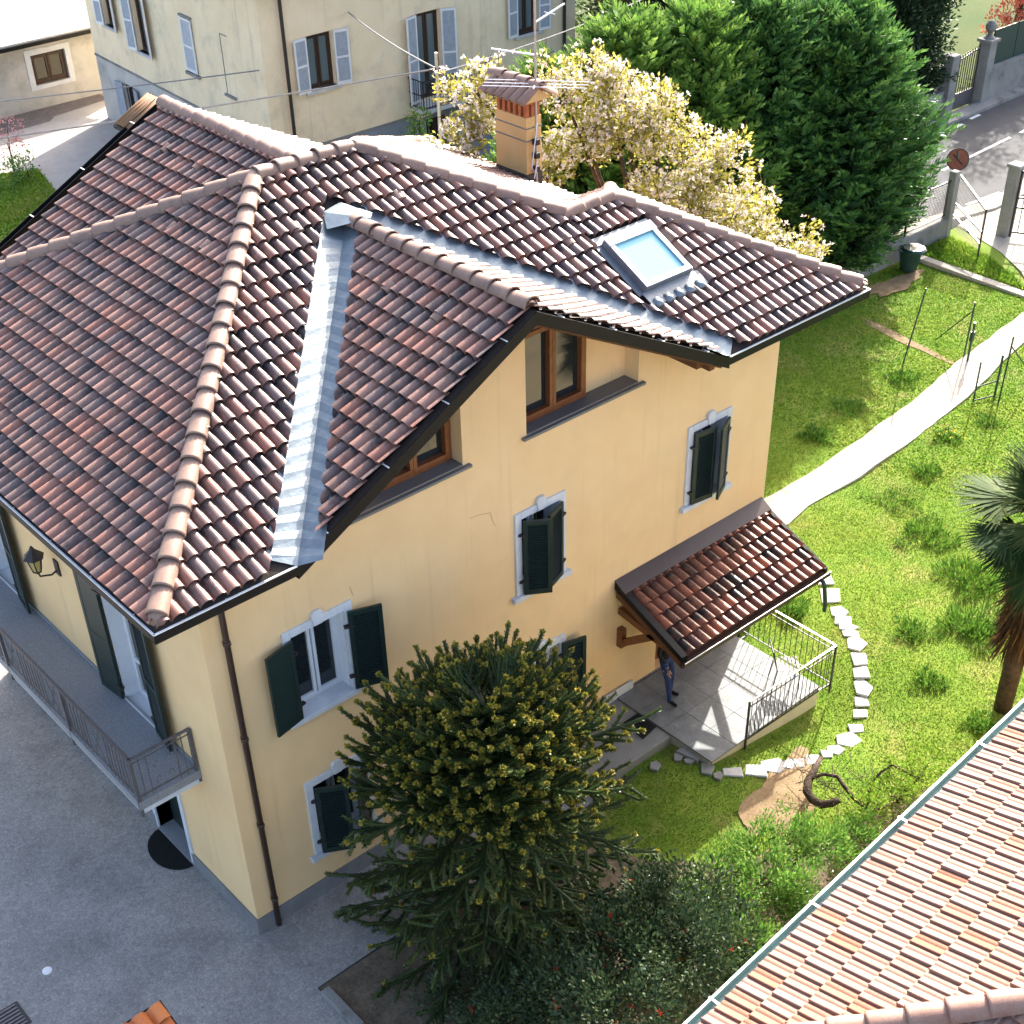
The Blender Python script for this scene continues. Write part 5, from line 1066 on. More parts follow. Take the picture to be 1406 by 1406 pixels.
# ------------------------------------------------------------------ vegetation helpers
def unit(a): return a/np.maximum(np.linalg.norm(a, axis=-1, keepdims=True), 1e-9)
def leaves(name, P, D, L, Wd, mat, parent, rnd=None, roll=None, fold=.15, kind=None):
    """diamond leaves: base P, axis D (unit), length L, width Wd"""
    P = np.asarray(P, float); D = unit(np.asarray(D, float)); n = len(P); L = np.broadcast_to(L, n)[:, None]; Wd = np.broadcast_to(Wd, n)[:, None]
    A = unit(np.cross(D, rng.normal(size=(n, 3)) if roll is None else roll)); B = np.cross(D, A)
    V = np.stack([P, P+D*L*.5+A*Wd*.5+B*Wd*fold, P+D*L, P+D*L*.5-A*Wd*.5+B*Wd*fold], 1).reshape(-1, 3)
    F = np.arange(4*n).reshape(-1, 4); r = rng.random(n) if rnd is None else rnd
    o = mesh_np(name, V, F, mat, parent, False, {'rnd': ('FACE', np.clip(r, 0, 1))})
    if kind: o['kind'] = kind
    return o
def tubes_np(paths, rads, n=6, ripple=None):
    """many tubes at once: paths (m,k,3), rads (m,k); returns V,F"""
    paths = np.asarray(paths, float); m, k, _ = paths.shape
    T = np.gradient(paths, axis=1); T = unit(T); ref = np.where(np.abs(T[..., 2:3]) > .9, np.array([1., 0, 0]), np.array([0, 0, 1.])); A = unit(np.cross(T, ref)); B = np.cross(T, A)
    ang = 2*np.pi*np.arange(n)/n
    V = paths[:, :, None, :]+(A[:, :, None, :]*np.cos(ang)[None, None, :, None]+B[:, :, None, :]*np.sin(ang)[None, None, :, None])*np.asarray(rads)[:, :, None, None]
    idx = np.arange(m*k*n).reshape(m, k, n); a = idx[:, :-1, :]; b = np.roll(idx, -1, 2)[:, :-1, :]; c = np.roll(idx, -1, 2)[:, 1:, :]; d = idx[:, 1:, :]
    return V.reshape(-1, 3), np.stack([a, b, c, d], -1).reshape(-1, 4)
def limb(p, d, L, r0, r1, bend=.2, k=6):
    p = Vector(p); d = Vector(d).normalized(); pts = [p]; rr = [r0]
    for i in range(1, k+1):
        d = (d+Vector((random.gauss(0, bend), random.gauss(0, bend), random.gauss(0, bend*.6)))*.5).normalized(); pts.append(pts[-1]+d*L/k); rr.append(r0+(r1-r0)*i/k)
    return pts, rr
LM = {}
LM['cedar'] = leaf_mat('cypress_leaf', [(.022, .062, .02), (.045, .125, .032), (.085, .20, .045), (.16, .29, .065)], .25, .5, .3)
LM['cedar2'] = leaf_mat('lime_cypress_leaf', [(.045, .11, .022), (.09, .195, .034), (.15, .28, .048), (.24, .36, .075)], .3, .5, .3)
LM['dark'] = leaf_mat('dark_evergreen_leaf', [(.010, .022, .010), (.018, .04, .016), (.03, .06, .02), (.04, .075, .03)], .2, .5, .35)
LM['mag'] = leaf_mat('magnolia_leaf', [(.20, .19, .035), (.37, .34, .06), (.48, .43, .11), (.28, .29, .05)], .5, .5, .3)
LM['magf'] = leaf_mat('magnolia_petal', [(.72, .60, .56), (.82, .76, .70), (.84, .80, .74), (.74, .60, .58)], .35, .6, .2)
LM['arau'] = leaf_mat('araucaria_leaf', [(.022, .038, .011), (.042, .068, .017), (.075, .11, .026), (.13, .165, .036)], .18, .45, .35)
LM['arautip'] = leaf_mat('araucaria_tip', [(.16, .17, .03), (.30, .27, .035), (.42, .34, .045), (.22, .15, .04)], .2, .5, .3)
LM['shrub'] = leaf_mat('shrub_leaf', [(.04, .12, .02), (.08, .20, .03), (.14, .28, .045), (.22, .32, .07)], .4, .45, .4)
LM['cam'] = leaf_mat('camellia_leaf', [(.012, .03, .014), (.025, .055, .022), (.05, .09, .035), (.10, .13, .05)], .2, .5, .3)
LM['camf'] = leaf_mat('camellia_petal', [(.4, .02, .02), (.55, .06, .04), (.5, .10, .07)], .3, .6, .2)
LM['grass'] = leaf_mat('grass_blade', [(.06, .15, .014), (.11, .225, .018), (.18, .29, .028), (.32, .34, .09)], .5, .6, .2)
LM['clump'] = leaf_mat('clump_blade', [(.035, .10, .015), (.07, .17, .02), (.13, .25, .03)], .35, .5, .3)
LM['palm'] = leaf_mat('palm_blade', [(.018, .042, .014), (.034, .07, .02), (.06, .10, .03), (.11, .14, .045)], .15, .7, .08)
LM['palmd'] = leaf_mat('dead_palm_blade', [(.035, .022, .014), (.065, .04, .022), (.10, .06, .03), (.2, .11, .04)], .2, .8, .1)
LM['yel'] = leaf_mat('yellow_petal', [(.5, .4, .03), (.6, .5, .05)], .3, .6, .2)
LM['pink'] = leaf_mat('pink_blossom', [(.55, .25, .25), (.65, .38, .36), (.4, .14, .12)], .3, .6, .2)
LM['orange'] = leaf_mat('azalea_petal', [(.5, .07, .03), (.6, .14, .08), (.5, .2, .15)], .3, .6, .2)

# ------------------------------------------------------------------ grass
def inside(poly, x, y):
    c = np.zeros(len(x), bool); n = len(poly); j = n-1
    for i in range(n):
        xi, yi = poly[i]; xj, yj = poly[j]
        c ^= ((yi > y) != (yj > y)) & (x < (xj-xi)*(y-yi)/(yj-yi+1e-12)+xi); j = i
    return c
path_poly = [(p.x, p.y) for p in dr_]+[(p.x, p.y) for p in dl[::-1]]
bed_poly = [(.07, -1.5), (5.2, -1.6), (5.6, -2.9), (7.2, -4.6), (13, -5.6), (13, -7.5), (.07, -7.5)]
def grass(name, n, x0, x1, y0, y1, keep, hgt, lab, mat=LM['grass'], z=None, w=.012):
    x = rng.uniform(x0, x1, n); y = rng.uniform(y0, y1, n); k = keep(x, y); x, y = x[k], y[k]
    patch = .5+.25*np.sin(x*1.7+2*np.sin(y*.9))+.25*np.sin(y*2.3+1.5*np.sin(x*.8))
    zz = hz(x, y) if z is None else np.full(len(x), z); P = np.stack([x, y, zz-.015], 1); D = np.stack([rng.normal(0, .75, len(x)), rng.normal(0, .75, len(x)), np.ones(len(x))*.8], 1)
    L = hgt*(.6+.9*rng.random(len(x)))*(.7+.6*patch)
    r = np.clip(.16+.6*patch+rng.normal(0, .24, len(x)), 0, 1)
    o = leaves(name, P, D, L, w*(1+rng.random(len(x))), mat, None, r, kind='stuff'); tag(o, lab, 'grass'); return o
def keep_main(x, y):
    k = ~inside(path_poly, x+rng.normal(0, .05, len(x)), y+rng.normal(0, .05, len(x))) & ~inside(bed_poly, x, y) & ~((x > 7.6) & (x < 10.65) & (y > -2.4)) & ~((x < 7.72) & (y > -1.47)) & ~((x < 12.2) & (y > -.0) & (x > 0)) 
    for c, rx, ry, rot in (((8.2, -3.55), 1.1, .45, .35), ((sc_.x, sc_.y), slen, .15, srot), ((26.2, 7.4), 1.2, .35, 0)):
        dx, dy = x-c[0], y-c[1]; a, b = dx*math.cos(rot)+dy*math.sin(rot), -dx*math.sin(rot)+dy*math.cos(rot); k &= ((a/rx)**2+(b/ry)**2 > rng.uniform(.5, 1.3, len(x))) | (rng.random(len(x)) < .2)
    return k
grass('lawn_grass', 210000, 4.6, 18, -6.2, 5.5, keep_main, .032, 'short sunlit garden grass around the porch and path')
grass('lawn_grass_far', 110000, 18, 28, -4, 8.2, keep_main, .04, 'garden grass beyond the fence posts', w=.02)
grass('verge_grass', 12000, 28.3, 30, 4.6, 8.2, lambda x, y: inside([(28.27, 4.5), (29.0, 5.4), (29.6, 6.7), (30.0, 8.2), (28.27, 8.2)], x, y), .12, 'tall verge grass beside the driveway', z=.05, w=.02)
grass('side_lawn_grass', 30000, 6, 13, 25, 34, lambda x, y: inside([(2, 22), (8.2, 26.0), (10.2, 28.2), (12.3, 30.7), (12.9, 33.3), (11.4, 34.0), (2, 34)], x, y), .08, 'grass on the side lawn by the square', z=.03, w=.03)
def clump(px, py, r, h, n, lab, flower=False):
    c = gp(px, py); a = rng.uniform(0, 2*np.pi, n); rr = r*np.sqrt(rng.random(n))*(1+.25*np.sin(3*a+px)+.2*np.sin(5*a+py)); P = np.stack([c.x+rr*np.cos(a), c.y+rr*np.sin(a), np.full(n, .0)], 1)
    D = np.stack([np.cos(a)*rr/r*.8+rng.normal(0, .25, n), np.sin(a)*rr/r*.8+rng.normal(0, .25, n), np.ones(n)], 1)
    t = thing('leafy_clump', c, lab, 'plant', 'leafy clumps dotted over the lawn'); leaves('blades', P, D, h*.62*(.5+.8*rng.random(n)), .028, LM['clump'], t, kind='stuff')
    if flower: k = 26; leaves('flowers', P[:k]+D[:k]*h*.75, rng.normal(size=(k, 3)), .05, .05, LM['yel'], t, kind='stuff')
for px, py, r, h, n, fl, lab in ((1118, 600, .32, .26, 420, 0, 'dark leafy clump in lawn near the house corner'), (1233, 688, .55, .14, 500, 0, 'broad low clump on the lawn near the curving path'), (1272, 648, .3, .2, 300, 0, 'small green clump by the path edge'), (1300, 602, .28, .22, 260, 1, 'small clump with yellow flowers by the path'), (1356, 580, .3, .16, 240, 0, 'low clump on the lawn facing the garden gate'), (1275, 735, .55, .22, 620, 0, 'leafy clump midway across the lawn'), (1335, 795, .62, .3, 800, 0, 'large dense clump beside the palm'), (1340, 862, .6, .3, 800, 0, 'large dense clump under the palm fronds'), (1255, 868, .35, .2, 350, 0, 'clump on open lawn between walk and palm'), (1275, 935, .3, .2, 300, 0, 'clump in the lawn toward the neighbouring roof'), (1345, 995, .28, .2, 260, 0, 'clump by the neighbouring gutter'), (1083, 838, .32, .3, 420, 0, 'clump beneath the canopy spout'), (1240, 520, .4, .2, 320, 0, 'low tuft in the bleached lawn by the lone post'), (1165, 560, .35, .18, 300, 0, 'tuft at the shaded edge of the lawn')): clump(px, py, r, h, n, lab, fl)

# ------------------------------------------------------------------ araucaria in front of the house
ar = thing('monkey_puzzle_tree', (2.66, -2.52, 0), 'dark green monkey puzzle tree with rope-like branches and yellow tips before the house', 'tree')
AX, AY, AH = 2.66, -2.52, 5.4
mb = MB(); mb.tube([(AX, AY, -.1), (AX+.03, AY, 2), (AX, AY+.02, 3.6), (AX, AY, AH-.9)], [.17, .14, .10, .04], 9); mb.build('trunk', MT['bark'], ar, smooth=True)
ropes = []; tips = []; lim = []
ZC = AH-1.75; q9 = np.linspace(0, 1, 9)[:, None]; s12 = np.linspace(0, 1, 12)[:, None]; UP3 = np.array([0, 0, 1.])
def add_limb(main, f, nsub, t0, hang, long):
    lim.append(main)
    for si in range(nsub):
        t = t0+(1-t0)*(si+.5)/nsub; side = 1 if si % 2 else -1; k = t*11; i0 = min(int(k), 10); p0 = main[i0]*(1-(k-i0))+main[i0+1]*(k-i0)
        tang = unit(main[i0+1]-main[i0]); sdv = unit(np.cross(tang, UP3)+rng.normal(0, .25, 3)); la = R(random.uniform(22, 58)) if si < nsub-1 else R(4); SL = (.24+.34*(1-t)+.12*random.random())*long
        dirv = tang*math.cos(la)+sdv*side*math.sin(la)
        if random.random() < hang: SL *= random.uniform(.9, 1.3); curve = p0+dirv*SL*.6*q9-UP3*SL*random.uniform(.4, .85)*q9**1.25
        else: curve = p0+dirv*SL*q9+UP3*SL*(.05+.34*f)*q9**1.8*random.uniform(.5, 1.2)
        ropes.append(curve); tips.append((f, t))
# rounded upper crown
nd_ = 92
for i in range(nd_):
    th = math.asin(.02+.97*(i+.5)/nd_); az = i*2.39996; d = np.array([math.cos(az), math.sin(az), 0]); rs = random.uniform(.88, 1.05)+.05*math.sin(3*az+1)
    tip = np.array([AX, AY, ZC])+(d*1.78*math.cos(th)+UP3*1.50*math.sin(th))*rs; zb = ZC-.35+1.4*math.sin(th)
    base = np.array([AX, AY, min(zb, tip[2]-.15)]); main = base+(tip-base)*s12; main[:, 2] += -.16*np.sin(np.pi*s12[:, 0])*math.cos(th)+.0
    add_limb(main, .62+.38*math.sin(th), 12, .34, 0., .82)
# spreading and drooping lower whorls
nwh = 10
for wi in range(nwh):
    f = wi/nwh*.62; z = .45+(ZC-.4)*wi/(nwh-1)
    for b in range(8):
        az = 2*math.pi*(b+.5*(wi % 2))/8+random.gauss(0, .15); Lr = random.uniform(1.5, 2.15)*(1.06 if math.cos(az) < 0 else 1.0)
        d = np.array([math.cos(az), math.sin(az), 0]); droop = -.30+.28*f/.62+random.gauss(0, .06)
        main = np.array([AX, AY, z])+d*Lr*s12+UP3*Lr*(droop*s12+.12*s12**2.6); main += rng.normal(0, .012, main.shape)*s12
        add_limb(main, f, 14, .26, .42, 1.05)
ropes = np.array(ropes); nr_ = len(ropes); rk = np.linspace(0, 1, 9); rr = .031*(1-.15*rk)[None, :]*rng.uniform(.85, 1.15, (nr_, 1))
lim = np.array(lim)
V, F = tubes_np(lim, np.broadcast_to(np.linspace(.045, .028, 12), (len(lim), 12)), 6); mesh_np('branches', V, F, LM['arau'], ar, True, {'rnd': ('FACE', np.full(len(F), .05))})['kind'] = 'stuff'
V, F = tubes_np(ropes, rr*.8, 6); mesh_np('shoots', V, F, LM['arau'], ar, True, {'rnd': ('FACE', np.repeat(rng.random(nr_)*.5, 8*6))})['kind'] = 'stuff'
# scale leaves spiralling round every shoot
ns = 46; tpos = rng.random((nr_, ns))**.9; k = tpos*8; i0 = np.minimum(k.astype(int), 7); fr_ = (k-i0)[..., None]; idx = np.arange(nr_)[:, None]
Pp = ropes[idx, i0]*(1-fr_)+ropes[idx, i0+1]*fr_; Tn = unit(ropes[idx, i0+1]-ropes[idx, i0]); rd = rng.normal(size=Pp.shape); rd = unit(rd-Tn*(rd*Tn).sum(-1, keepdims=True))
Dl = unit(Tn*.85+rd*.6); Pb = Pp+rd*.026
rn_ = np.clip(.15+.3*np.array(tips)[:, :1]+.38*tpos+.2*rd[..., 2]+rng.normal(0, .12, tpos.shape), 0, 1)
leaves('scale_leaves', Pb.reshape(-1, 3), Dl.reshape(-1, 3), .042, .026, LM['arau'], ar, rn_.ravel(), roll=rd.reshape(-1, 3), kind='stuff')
# yellow-green tip rosettes on the outer shoots
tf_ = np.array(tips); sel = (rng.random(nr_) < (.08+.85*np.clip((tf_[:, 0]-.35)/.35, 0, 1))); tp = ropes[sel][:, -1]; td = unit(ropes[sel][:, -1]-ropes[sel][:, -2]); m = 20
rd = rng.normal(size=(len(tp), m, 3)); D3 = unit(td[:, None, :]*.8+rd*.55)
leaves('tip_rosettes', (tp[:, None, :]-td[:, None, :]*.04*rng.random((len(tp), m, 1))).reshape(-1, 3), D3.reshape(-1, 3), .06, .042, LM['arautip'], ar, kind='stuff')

# ------------------------------------------------------------------ cypress row behind the house
def cypress(x, y, H, Rb, n, mat, lab, name='cypress_tree', z0=0., low=.08, group='tall cypress trees along the garden edge', lean=0.):
    t = thing(name, (x, y, 0), lab, 'tree', group); mb = MB(); mb.tube([(x, y, -.1), (x, y, H*.6), (x+lean, y, H-.3)], [.16, .09, .02], 7); mb.build('trunk', MT['bark'], t)
    zf = low+(1-low)*rng.random(n)**1.15; a = rng.uniform(0, 2*np.pi, n)
    lob = 1+.2*np.sin(3*a+zf*7+x)+.17*np.sin(7*a-zf*11+y)+.1*np.sin(11*a+zf*23)
    prof = (np.clip(1-zf**2.6, 0, 1)+.02)**.75*(.5+.5*np.minimum(1, zf/.35)); rad = Rb*prof*lob*(.55+.45*rng.random(n)**.4)
    P = np.stack([x+lean*zf+rad*np.cos(a), y+rad*np.sin(a), zf*H], 1)
    D = unit(np.stack([np.cos(a), np.sin(a), .55+.9*zf+rng.normal(0, .2, n)], 1)+rng.normal(0, .2, (n, 3)))
    L = rng.uniform(.4, 1.0, n)*(.8+.3*Rb/1.6)
    K = 15; s = (np.arange(K)+.5)/K; side = np.where(np.arange(K) % 2, 1., -1.)
    A = unit(np.cross(D, np.array([0, 0, 1.])+rng.normal(0, .35, (n, 3))))
    ax = P[:, None, :]+D[:, None, :]*(L[:, None]*s)[..., None]-np.array([0, 0, 1.])*(.22*L[:, None]*s**2)[..., None]
    Dl = unit(D[:, None, :]*.9+A[:, None, :]*(side*(1.05-.6*s))[None, :, None]+rng.normal(0, .12, (n, K, 3))); Ll = (L[:, None]*(.40*(1-.65*s)))
    core = np.clip(rad/(Rb*prof*lob+1e-6), 0, 1)
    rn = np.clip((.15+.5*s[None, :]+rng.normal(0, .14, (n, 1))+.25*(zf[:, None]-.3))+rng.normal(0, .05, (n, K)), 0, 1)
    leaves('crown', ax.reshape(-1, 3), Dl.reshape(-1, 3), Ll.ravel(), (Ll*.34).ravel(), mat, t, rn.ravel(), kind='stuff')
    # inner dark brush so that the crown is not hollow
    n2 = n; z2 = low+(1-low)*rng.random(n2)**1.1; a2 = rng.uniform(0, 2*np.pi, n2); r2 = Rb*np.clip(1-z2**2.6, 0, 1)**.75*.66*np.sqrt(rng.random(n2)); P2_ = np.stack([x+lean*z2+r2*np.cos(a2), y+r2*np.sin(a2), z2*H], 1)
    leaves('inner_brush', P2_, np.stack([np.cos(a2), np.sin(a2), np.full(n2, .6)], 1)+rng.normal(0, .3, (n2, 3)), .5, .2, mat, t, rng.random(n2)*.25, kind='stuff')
    return t
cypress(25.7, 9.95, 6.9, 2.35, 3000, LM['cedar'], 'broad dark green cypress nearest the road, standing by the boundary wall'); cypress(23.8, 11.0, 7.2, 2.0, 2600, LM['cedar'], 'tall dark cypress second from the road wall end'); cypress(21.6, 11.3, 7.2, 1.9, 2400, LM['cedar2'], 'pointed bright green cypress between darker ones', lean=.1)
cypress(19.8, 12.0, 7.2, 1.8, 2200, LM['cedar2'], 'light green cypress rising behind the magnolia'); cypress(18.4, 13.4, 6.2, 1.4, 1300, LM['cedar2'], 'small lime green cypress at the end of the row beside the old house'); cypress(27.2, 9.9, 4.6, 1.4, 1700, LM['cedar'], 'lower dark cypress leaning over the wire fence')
# ------------------------------------------------------------------ blossoming magnolia
mg = thing('magnolia_tree', (15.8, 7.0, 0), 'blossoming magnolia with yellow green leaves and pale pink flowers behind the roof', 'tree')
blobs = []
for px, py, yy, br in ((655, 128, 8.2, .72), (690, 172, 8.0, .68), (628, 188, 8.2, .55), (770, 118, 7.8, .72), (800, 175, 7.5, .85), (858, 128, 7.3, .85), (850, 205, 7.0, .9), (905, 160, 6.9, .8), (935, 225, 6.6, .9), (985, 215, 6.4, .72), (965, 280, 6.1, .9), (1028, 290, 6.0, .85), (1000, 335, 5.8, .7), (1075, 328, 5.8, .7), (1105, 352, 5.7, .5), (900, 270, 6.4, .8), (740, 230, 7.5, .7), (830, 95, 7.6, .5)):
    d_ = _fw+_rt*(px-703)/FPX-_up*(py-PPY)/FPX; p_ = CAM+d_*((yy-CAM[1])/d_[1]); blobs.append((float(p_[0]), float(p_[1]), float(p_[2]), br))
mb = MB(); mb.tube([(15.8, 7.0, -.1), (15.8, 7.0, 1.2), (15.9, 6.9, 2.4)], [.2, .16, .13], 8)
for bx_, by_, bz_, br in blobs: mb.tube([(15.8, 6.95, 2.0), ((15.8+bx_)/2, (6.95+by_)/2, (2.6+bz_)/2-.1), (bx_, by_, bz_)], [.09, .06, .025], 6)
mb.build('trunk', MT['bark'], mg, smooth=True)
P = []; Dd = []; Fp = []
for bx_, by_, bz_, br in blobs:
    n = int(1750*br**2/1.1); sub = rng.normal(size=(16, 3)); sub = unit(sub)*br*rng.uniform(.4, .95, (16, 1))*np.array([1.1, 1.1, .8]); pk = rng.integers(0, 16, n)
    q = np.array([bx_, by_, bz_])+sub[pk]+unit(rng.normal(size=(n, 3)))*(.42*br*rng.random((n, 1))**.5); P.append(q); Dd.append(unit(q-np.array([bx_, by_, bz_-.5*br]))+rng.normal(0, .5, (n, 3)))
    m = int(n*.19); Fp.append(q[rng.choice(n, m, replace=False)]+unit(rng.normal(size=(m, 3)))*.1+np.array([0, 0, .04]))
P = np.concatenate(P); Dd = np.concatenate(Dd); Fp = np.concatenate(Fp)
leaves('crown', P, Dd, rng.uniform(.07, .14, len(P)), .055, LM['mag'], mg, kind='stuff')
K = 6; pd = unit(rng.normal(size=(len(Fp), K, 3))+np.array([0, 0, .5])); leaves('blossoms', np.repeat(Fp, K, 0), pd.reshape(-1, 3), .085, .05, LM['magf'], mg, kind='stuff')
n = 420; ctr = P[rng.choice(len(P), n)]; dd = unit(rng.normal(size=(n, 3))+np.array([0, 0, .3])); q = np.linspace(-.5, .5, 4)[None, :, None]; V, F = tubes_np(ctr[:, None, :]+dd[:, None, :]*q*.6+rng.normal(0, .02, (n, 4, 3)), np.full((n, 4), .008), 4); mesh_np('twigs', V, F, MT['bark'], mg)['kind'] = 'stuff'

# ------------------------------------------------------------------ broadleaf masses beyond the road and behind
def bush(name, lab, cat, blobs, mat, n_per, size, stem=None, group=None, fl=None, z_up=.3, wratio=.5, trunk_r=.0, sub_n=26):
    c0 = blobs[0]; base = stem or (c0[0], c0[1], 0); t = thing(name, base, lab, cat, group)
    mb = MB(); b0 = Vector(base)
    for bx_, by_, bz_, br in blobs: mb.tube([b0-UPZ*.05, b0.lerp(Vector((bx_, by_, bz_)), .5)+Vector((random.uniform(-.1, .1), random.uniform(-.1, .1), 0)), (bx_, by_, bz_)], [trunk_r or .03, (trunk_r or .03)*.7, .01], 6)
    mb.build('trunk' if trunk_r > .08 else 'stems', MT['bark'], t); P, D = [], []
    for bx_, by_, bz_, br in blobs:
        n = int(n_per*br**2); sub = unit(rng.normal(size=(sub_n, 3)))*br*rng.uniform(.45, 1., (sub_n, 1)); pk = rng.integers(0, sub_n, n); q = np.array([bx_, by_, bz_])+sub[pk]+unit(rng.normal(size=(n, 3)))*(.38*br*rng.random((n, 1))**.5); q[:, 2] = np.maximum(q[:, 2], .02); P.append(q); D.append(unit(q-np.array([bx_, by_, bz_]))+rng.normal(0, .45, (n, 3))+np.array([0, 0, z_up]))
    P = np.concatenate(P); D = np.concatenate(D); leaves('crown' if cat == 'tree' else 'foliage', P, D, size*rng.uniform(.6, 1.3, len(P)), size*wratio, mat, t, kind='stuff')
    if fl:
        m, fs, fm = fl; k = rng.choice(len(P), m); up_ = P[k]+unit(rng.normal(size=(m, 3)))*.05; pd = unit(rng.normal(size=(m, 7, 3))); leaves('flowers', np.repeat(up_, 7, 0), pd.reshape(-1, 3), fs, fs*.7, fm, t, kind='stuff')
    return t
bush('ivy_hedge', 'tall dark ivy clad hedge beside the stone gate pillar', 'hedge', [(38.0, 15.9, 1.6, 1.3), (37.9, 15.9, 3.0, 1.4), (38.2, 15.9, 4.4, 1.4), (36.6, 16.0, 1.8, 1.3), (36.6, 16.0, 3.6, 1.5), (37.4, 16.0, 5.6, 1.3)], LM['dark'], 3000, .16, trunk_r=.12, stem=(37.4, 16.2, 0), sub_n=60)
for x, y, H, r, lab in ((33.5, 19.5, 6.5, 2.3, 'dark round evergreen beyond the road, behind the broad cypress'), (35.6, 17.6, 6.0, 1.9, 'dark evergreen beyond the road next to the ivy hedge'), (31.5, 21.5, 7.0, 2.2, 'dark evergreen behind the cypress row'), (43.6, 20.5, 8.0, 2.0, 'dark tree behind the estate gate'), (37, 22, 8, 2.8, 'big dark tree far behind the ivy hedge'), (33.5, 25, 8, 2.6, 'dark tree beyond the old house end wall')):
    bush('evergreen_tree', lab, 'tree', [(x, y, H*.35, r), (x+.6, y+.3, H*.6, r), (x-.5, y-.2, H*.78, r*.8), (x+.2, y+.1, H*.95, r*.55)], LM['dark'], 520, .24, trunk_r=.2, stem=(x, y, 0), group='dark evergreens beyond the road')
for x, y, lab in ((50.5, 19.0, 'tall loose broadleaf tree that dapples the road with shade'), (55.0, 20.0, 'second loose broadleaf tree shading the far stretch of road'), (47.5, 23.5, 'loose broadleaf tree standing farther behind the screens')):
    bush('roadside_tree', lab, 'tree', [(x, y, 5.2, 2.0), (x+1.4, y+.8, 6.4, 1.8), (x-1.5, y-.3, 6.6, 1.8), (x+.3, y-.6, 8.0, 1.7)], LM['shrub'], 300, .2, trunk_r=.22, stem=(x, y, 0), group='roadside broadleaf trees')
bush('plum_tree', 'purplish leaved small tree at the old house corner', 'tree', [(30.2, 22.2, 3.2, 1.1), (30.6, 22.6, 4.2, 1.1), (30.3, 22.4, 5.0, .9)], leaf_mat('plum_leaf', [(.05, .025, .02), (.12, .06, .05), (.3, .2, .17)], .3), 900, .14, trunk_r=.1, stem=(30.4, 22.4, 0))
bush('azalea_bush', 'bright red flowering bush behind the green screens', 'bush', [(45.0, 16.8, 1.6, .6), (46.5, 16.9, 1.7, .8)], LM['orange'], 900, .14, stem=(45, 16.8, 0))
bush('young_tree', 'small bright green sapling against the old house wall', 'tree', [(20.0, 21.0, 2.3, .5), (20.1, 21.0, 2.9, .35), (21.2, 21.0, 2.0, .4)], LM['cedar2'], 1500, .12, trunk_r=.04, stem=(20.2, 21, 0))
bush('flowering_shrub', 'small pink flowering shrub on the edge of the side lawn', 'bush', [(12.1, 33.5, 1.1, .55), (12.2, 33.4, 1.6, .45)], LM['pink'], 900, .09, stem=(12.1, 33.5, 0)); bush('leafy_shrub', 'green shrub at the foot of the pink flowering shrub', 'bush', [(12.3, 32.9, .4, .45), (11.6, 32.5, .4, .5)], LM['shrub'], 1600, .1)
bush('leafy_hedge', 'dark hedge along the far side of the side lawn', 'hedge', [(9.0, 30.2, .5, .9), (8.0, 28.6, .5, .9), (7.0, 27.4, .5, .9)], LM['dark'], 1500, .1)
# garden shrubs at the bottom of the picture
bush('camellia_bush', 'dark glossy camellia with red flowers beneath the neighbouring gutter', 'bush', [(4.3, -4.3, 1.0, .75), (4.4, -5.0, 1.3, .75), (3.7, -4.8, 1.2, .8), (3.3, -4.3, .8, .7), (2.9, -5.0, 1.4, .8), (2.2, -4.6, 1.0, .8), (3.4, -5.6, 1.8, .8), (4.2, -5.8, 1.5, .65), (1.4, -4.2, .6, .7), (2.2, -5.6, 1.6, .8)], LM['cam'], 5200, .075, stem=(4.5, -4.8, 0), fl=(46, .06, LM['camf']), wratio=.55)
bush('nandina_shrub', 'fresh green upright shrub between bare vine and camellia', 'bush', [(*gp(px_, py_, z_), r_) for px_, py_, z_, r_ in ((985, 1205, .7, .55), (1040, 1165, .7, .5), (1095, 1150, .7, .5), (1060, 1210, 1.0, .6), (1135, 1165, .8, .5), (1010, 1275, .9, .6), (1030, 1310, 1.3, .5), (1100, 1230, .9, .5), (960, 1250, .6, .5), (1170, 1145, .5, .4))], LM['shrub'], 6500, .085, z_up=1.1, wratio=.35)
bush('yellowish_shrub', 'loose yellow green shrub by the neighbouring gutter', 'bush', [(9.6, -4.9, .5, .45), (9.0, -5.1, .6, .5), (10.2, -5.0, .5, .4), (8.5, -5.0, .5, .4)], LM['grass'], 4200, .07, z_up=.6, wratio=.4)
bush('small_palm_bush', 'dark undergrowth at the base of the monkey puzzle', 'bush', [(2.0, -3.4, .4, .6), (2.9, -3.8, .5, .7), (1.2, -3.0, .25, .4), (3.9, -3.1, .4, .5)], LM['cam'], 2600, .08)
# bare twisted vine
vn = thing('bare_vine', gp(1150, 1100), 'gnarled leafless vine sprawling on bare soil beside the stone walk', 'vine'); mb = MB()
vp = [(1127, 1040, .35), (1118, 1058, .3), (1110, 1072, .35), (1108, 1086, .3), (1115, 1098, .28), (1128, 1105, .3), (1142, 1103, .38), (1152, 1098, .45)]; mb.tube([gp(*p) for p in vp], [.04, .06, .075, .08, .07, .075, .07, .06], 7)
mb.tube([gp(1112, 1070, .35), gp(1130, 1063, .5), gp(1150, 1066, .55), gp(1158, 1078, .5), gp(1172, 1095, .45), gp(1190, 1110, .4)], [.035, .03, .035, .035, .04, .04], 6); mb.tube([gp(1192, 1108, .2), gp(1192, 1078, .5), gp(1210, 1060, .6), gp(1225, 1050, .7), gp(1262, 1070, .75)], [.03, .025, .025, .02, .01], 6)
mb.build('stem', MT['vinebark'], vn, smooth=True)
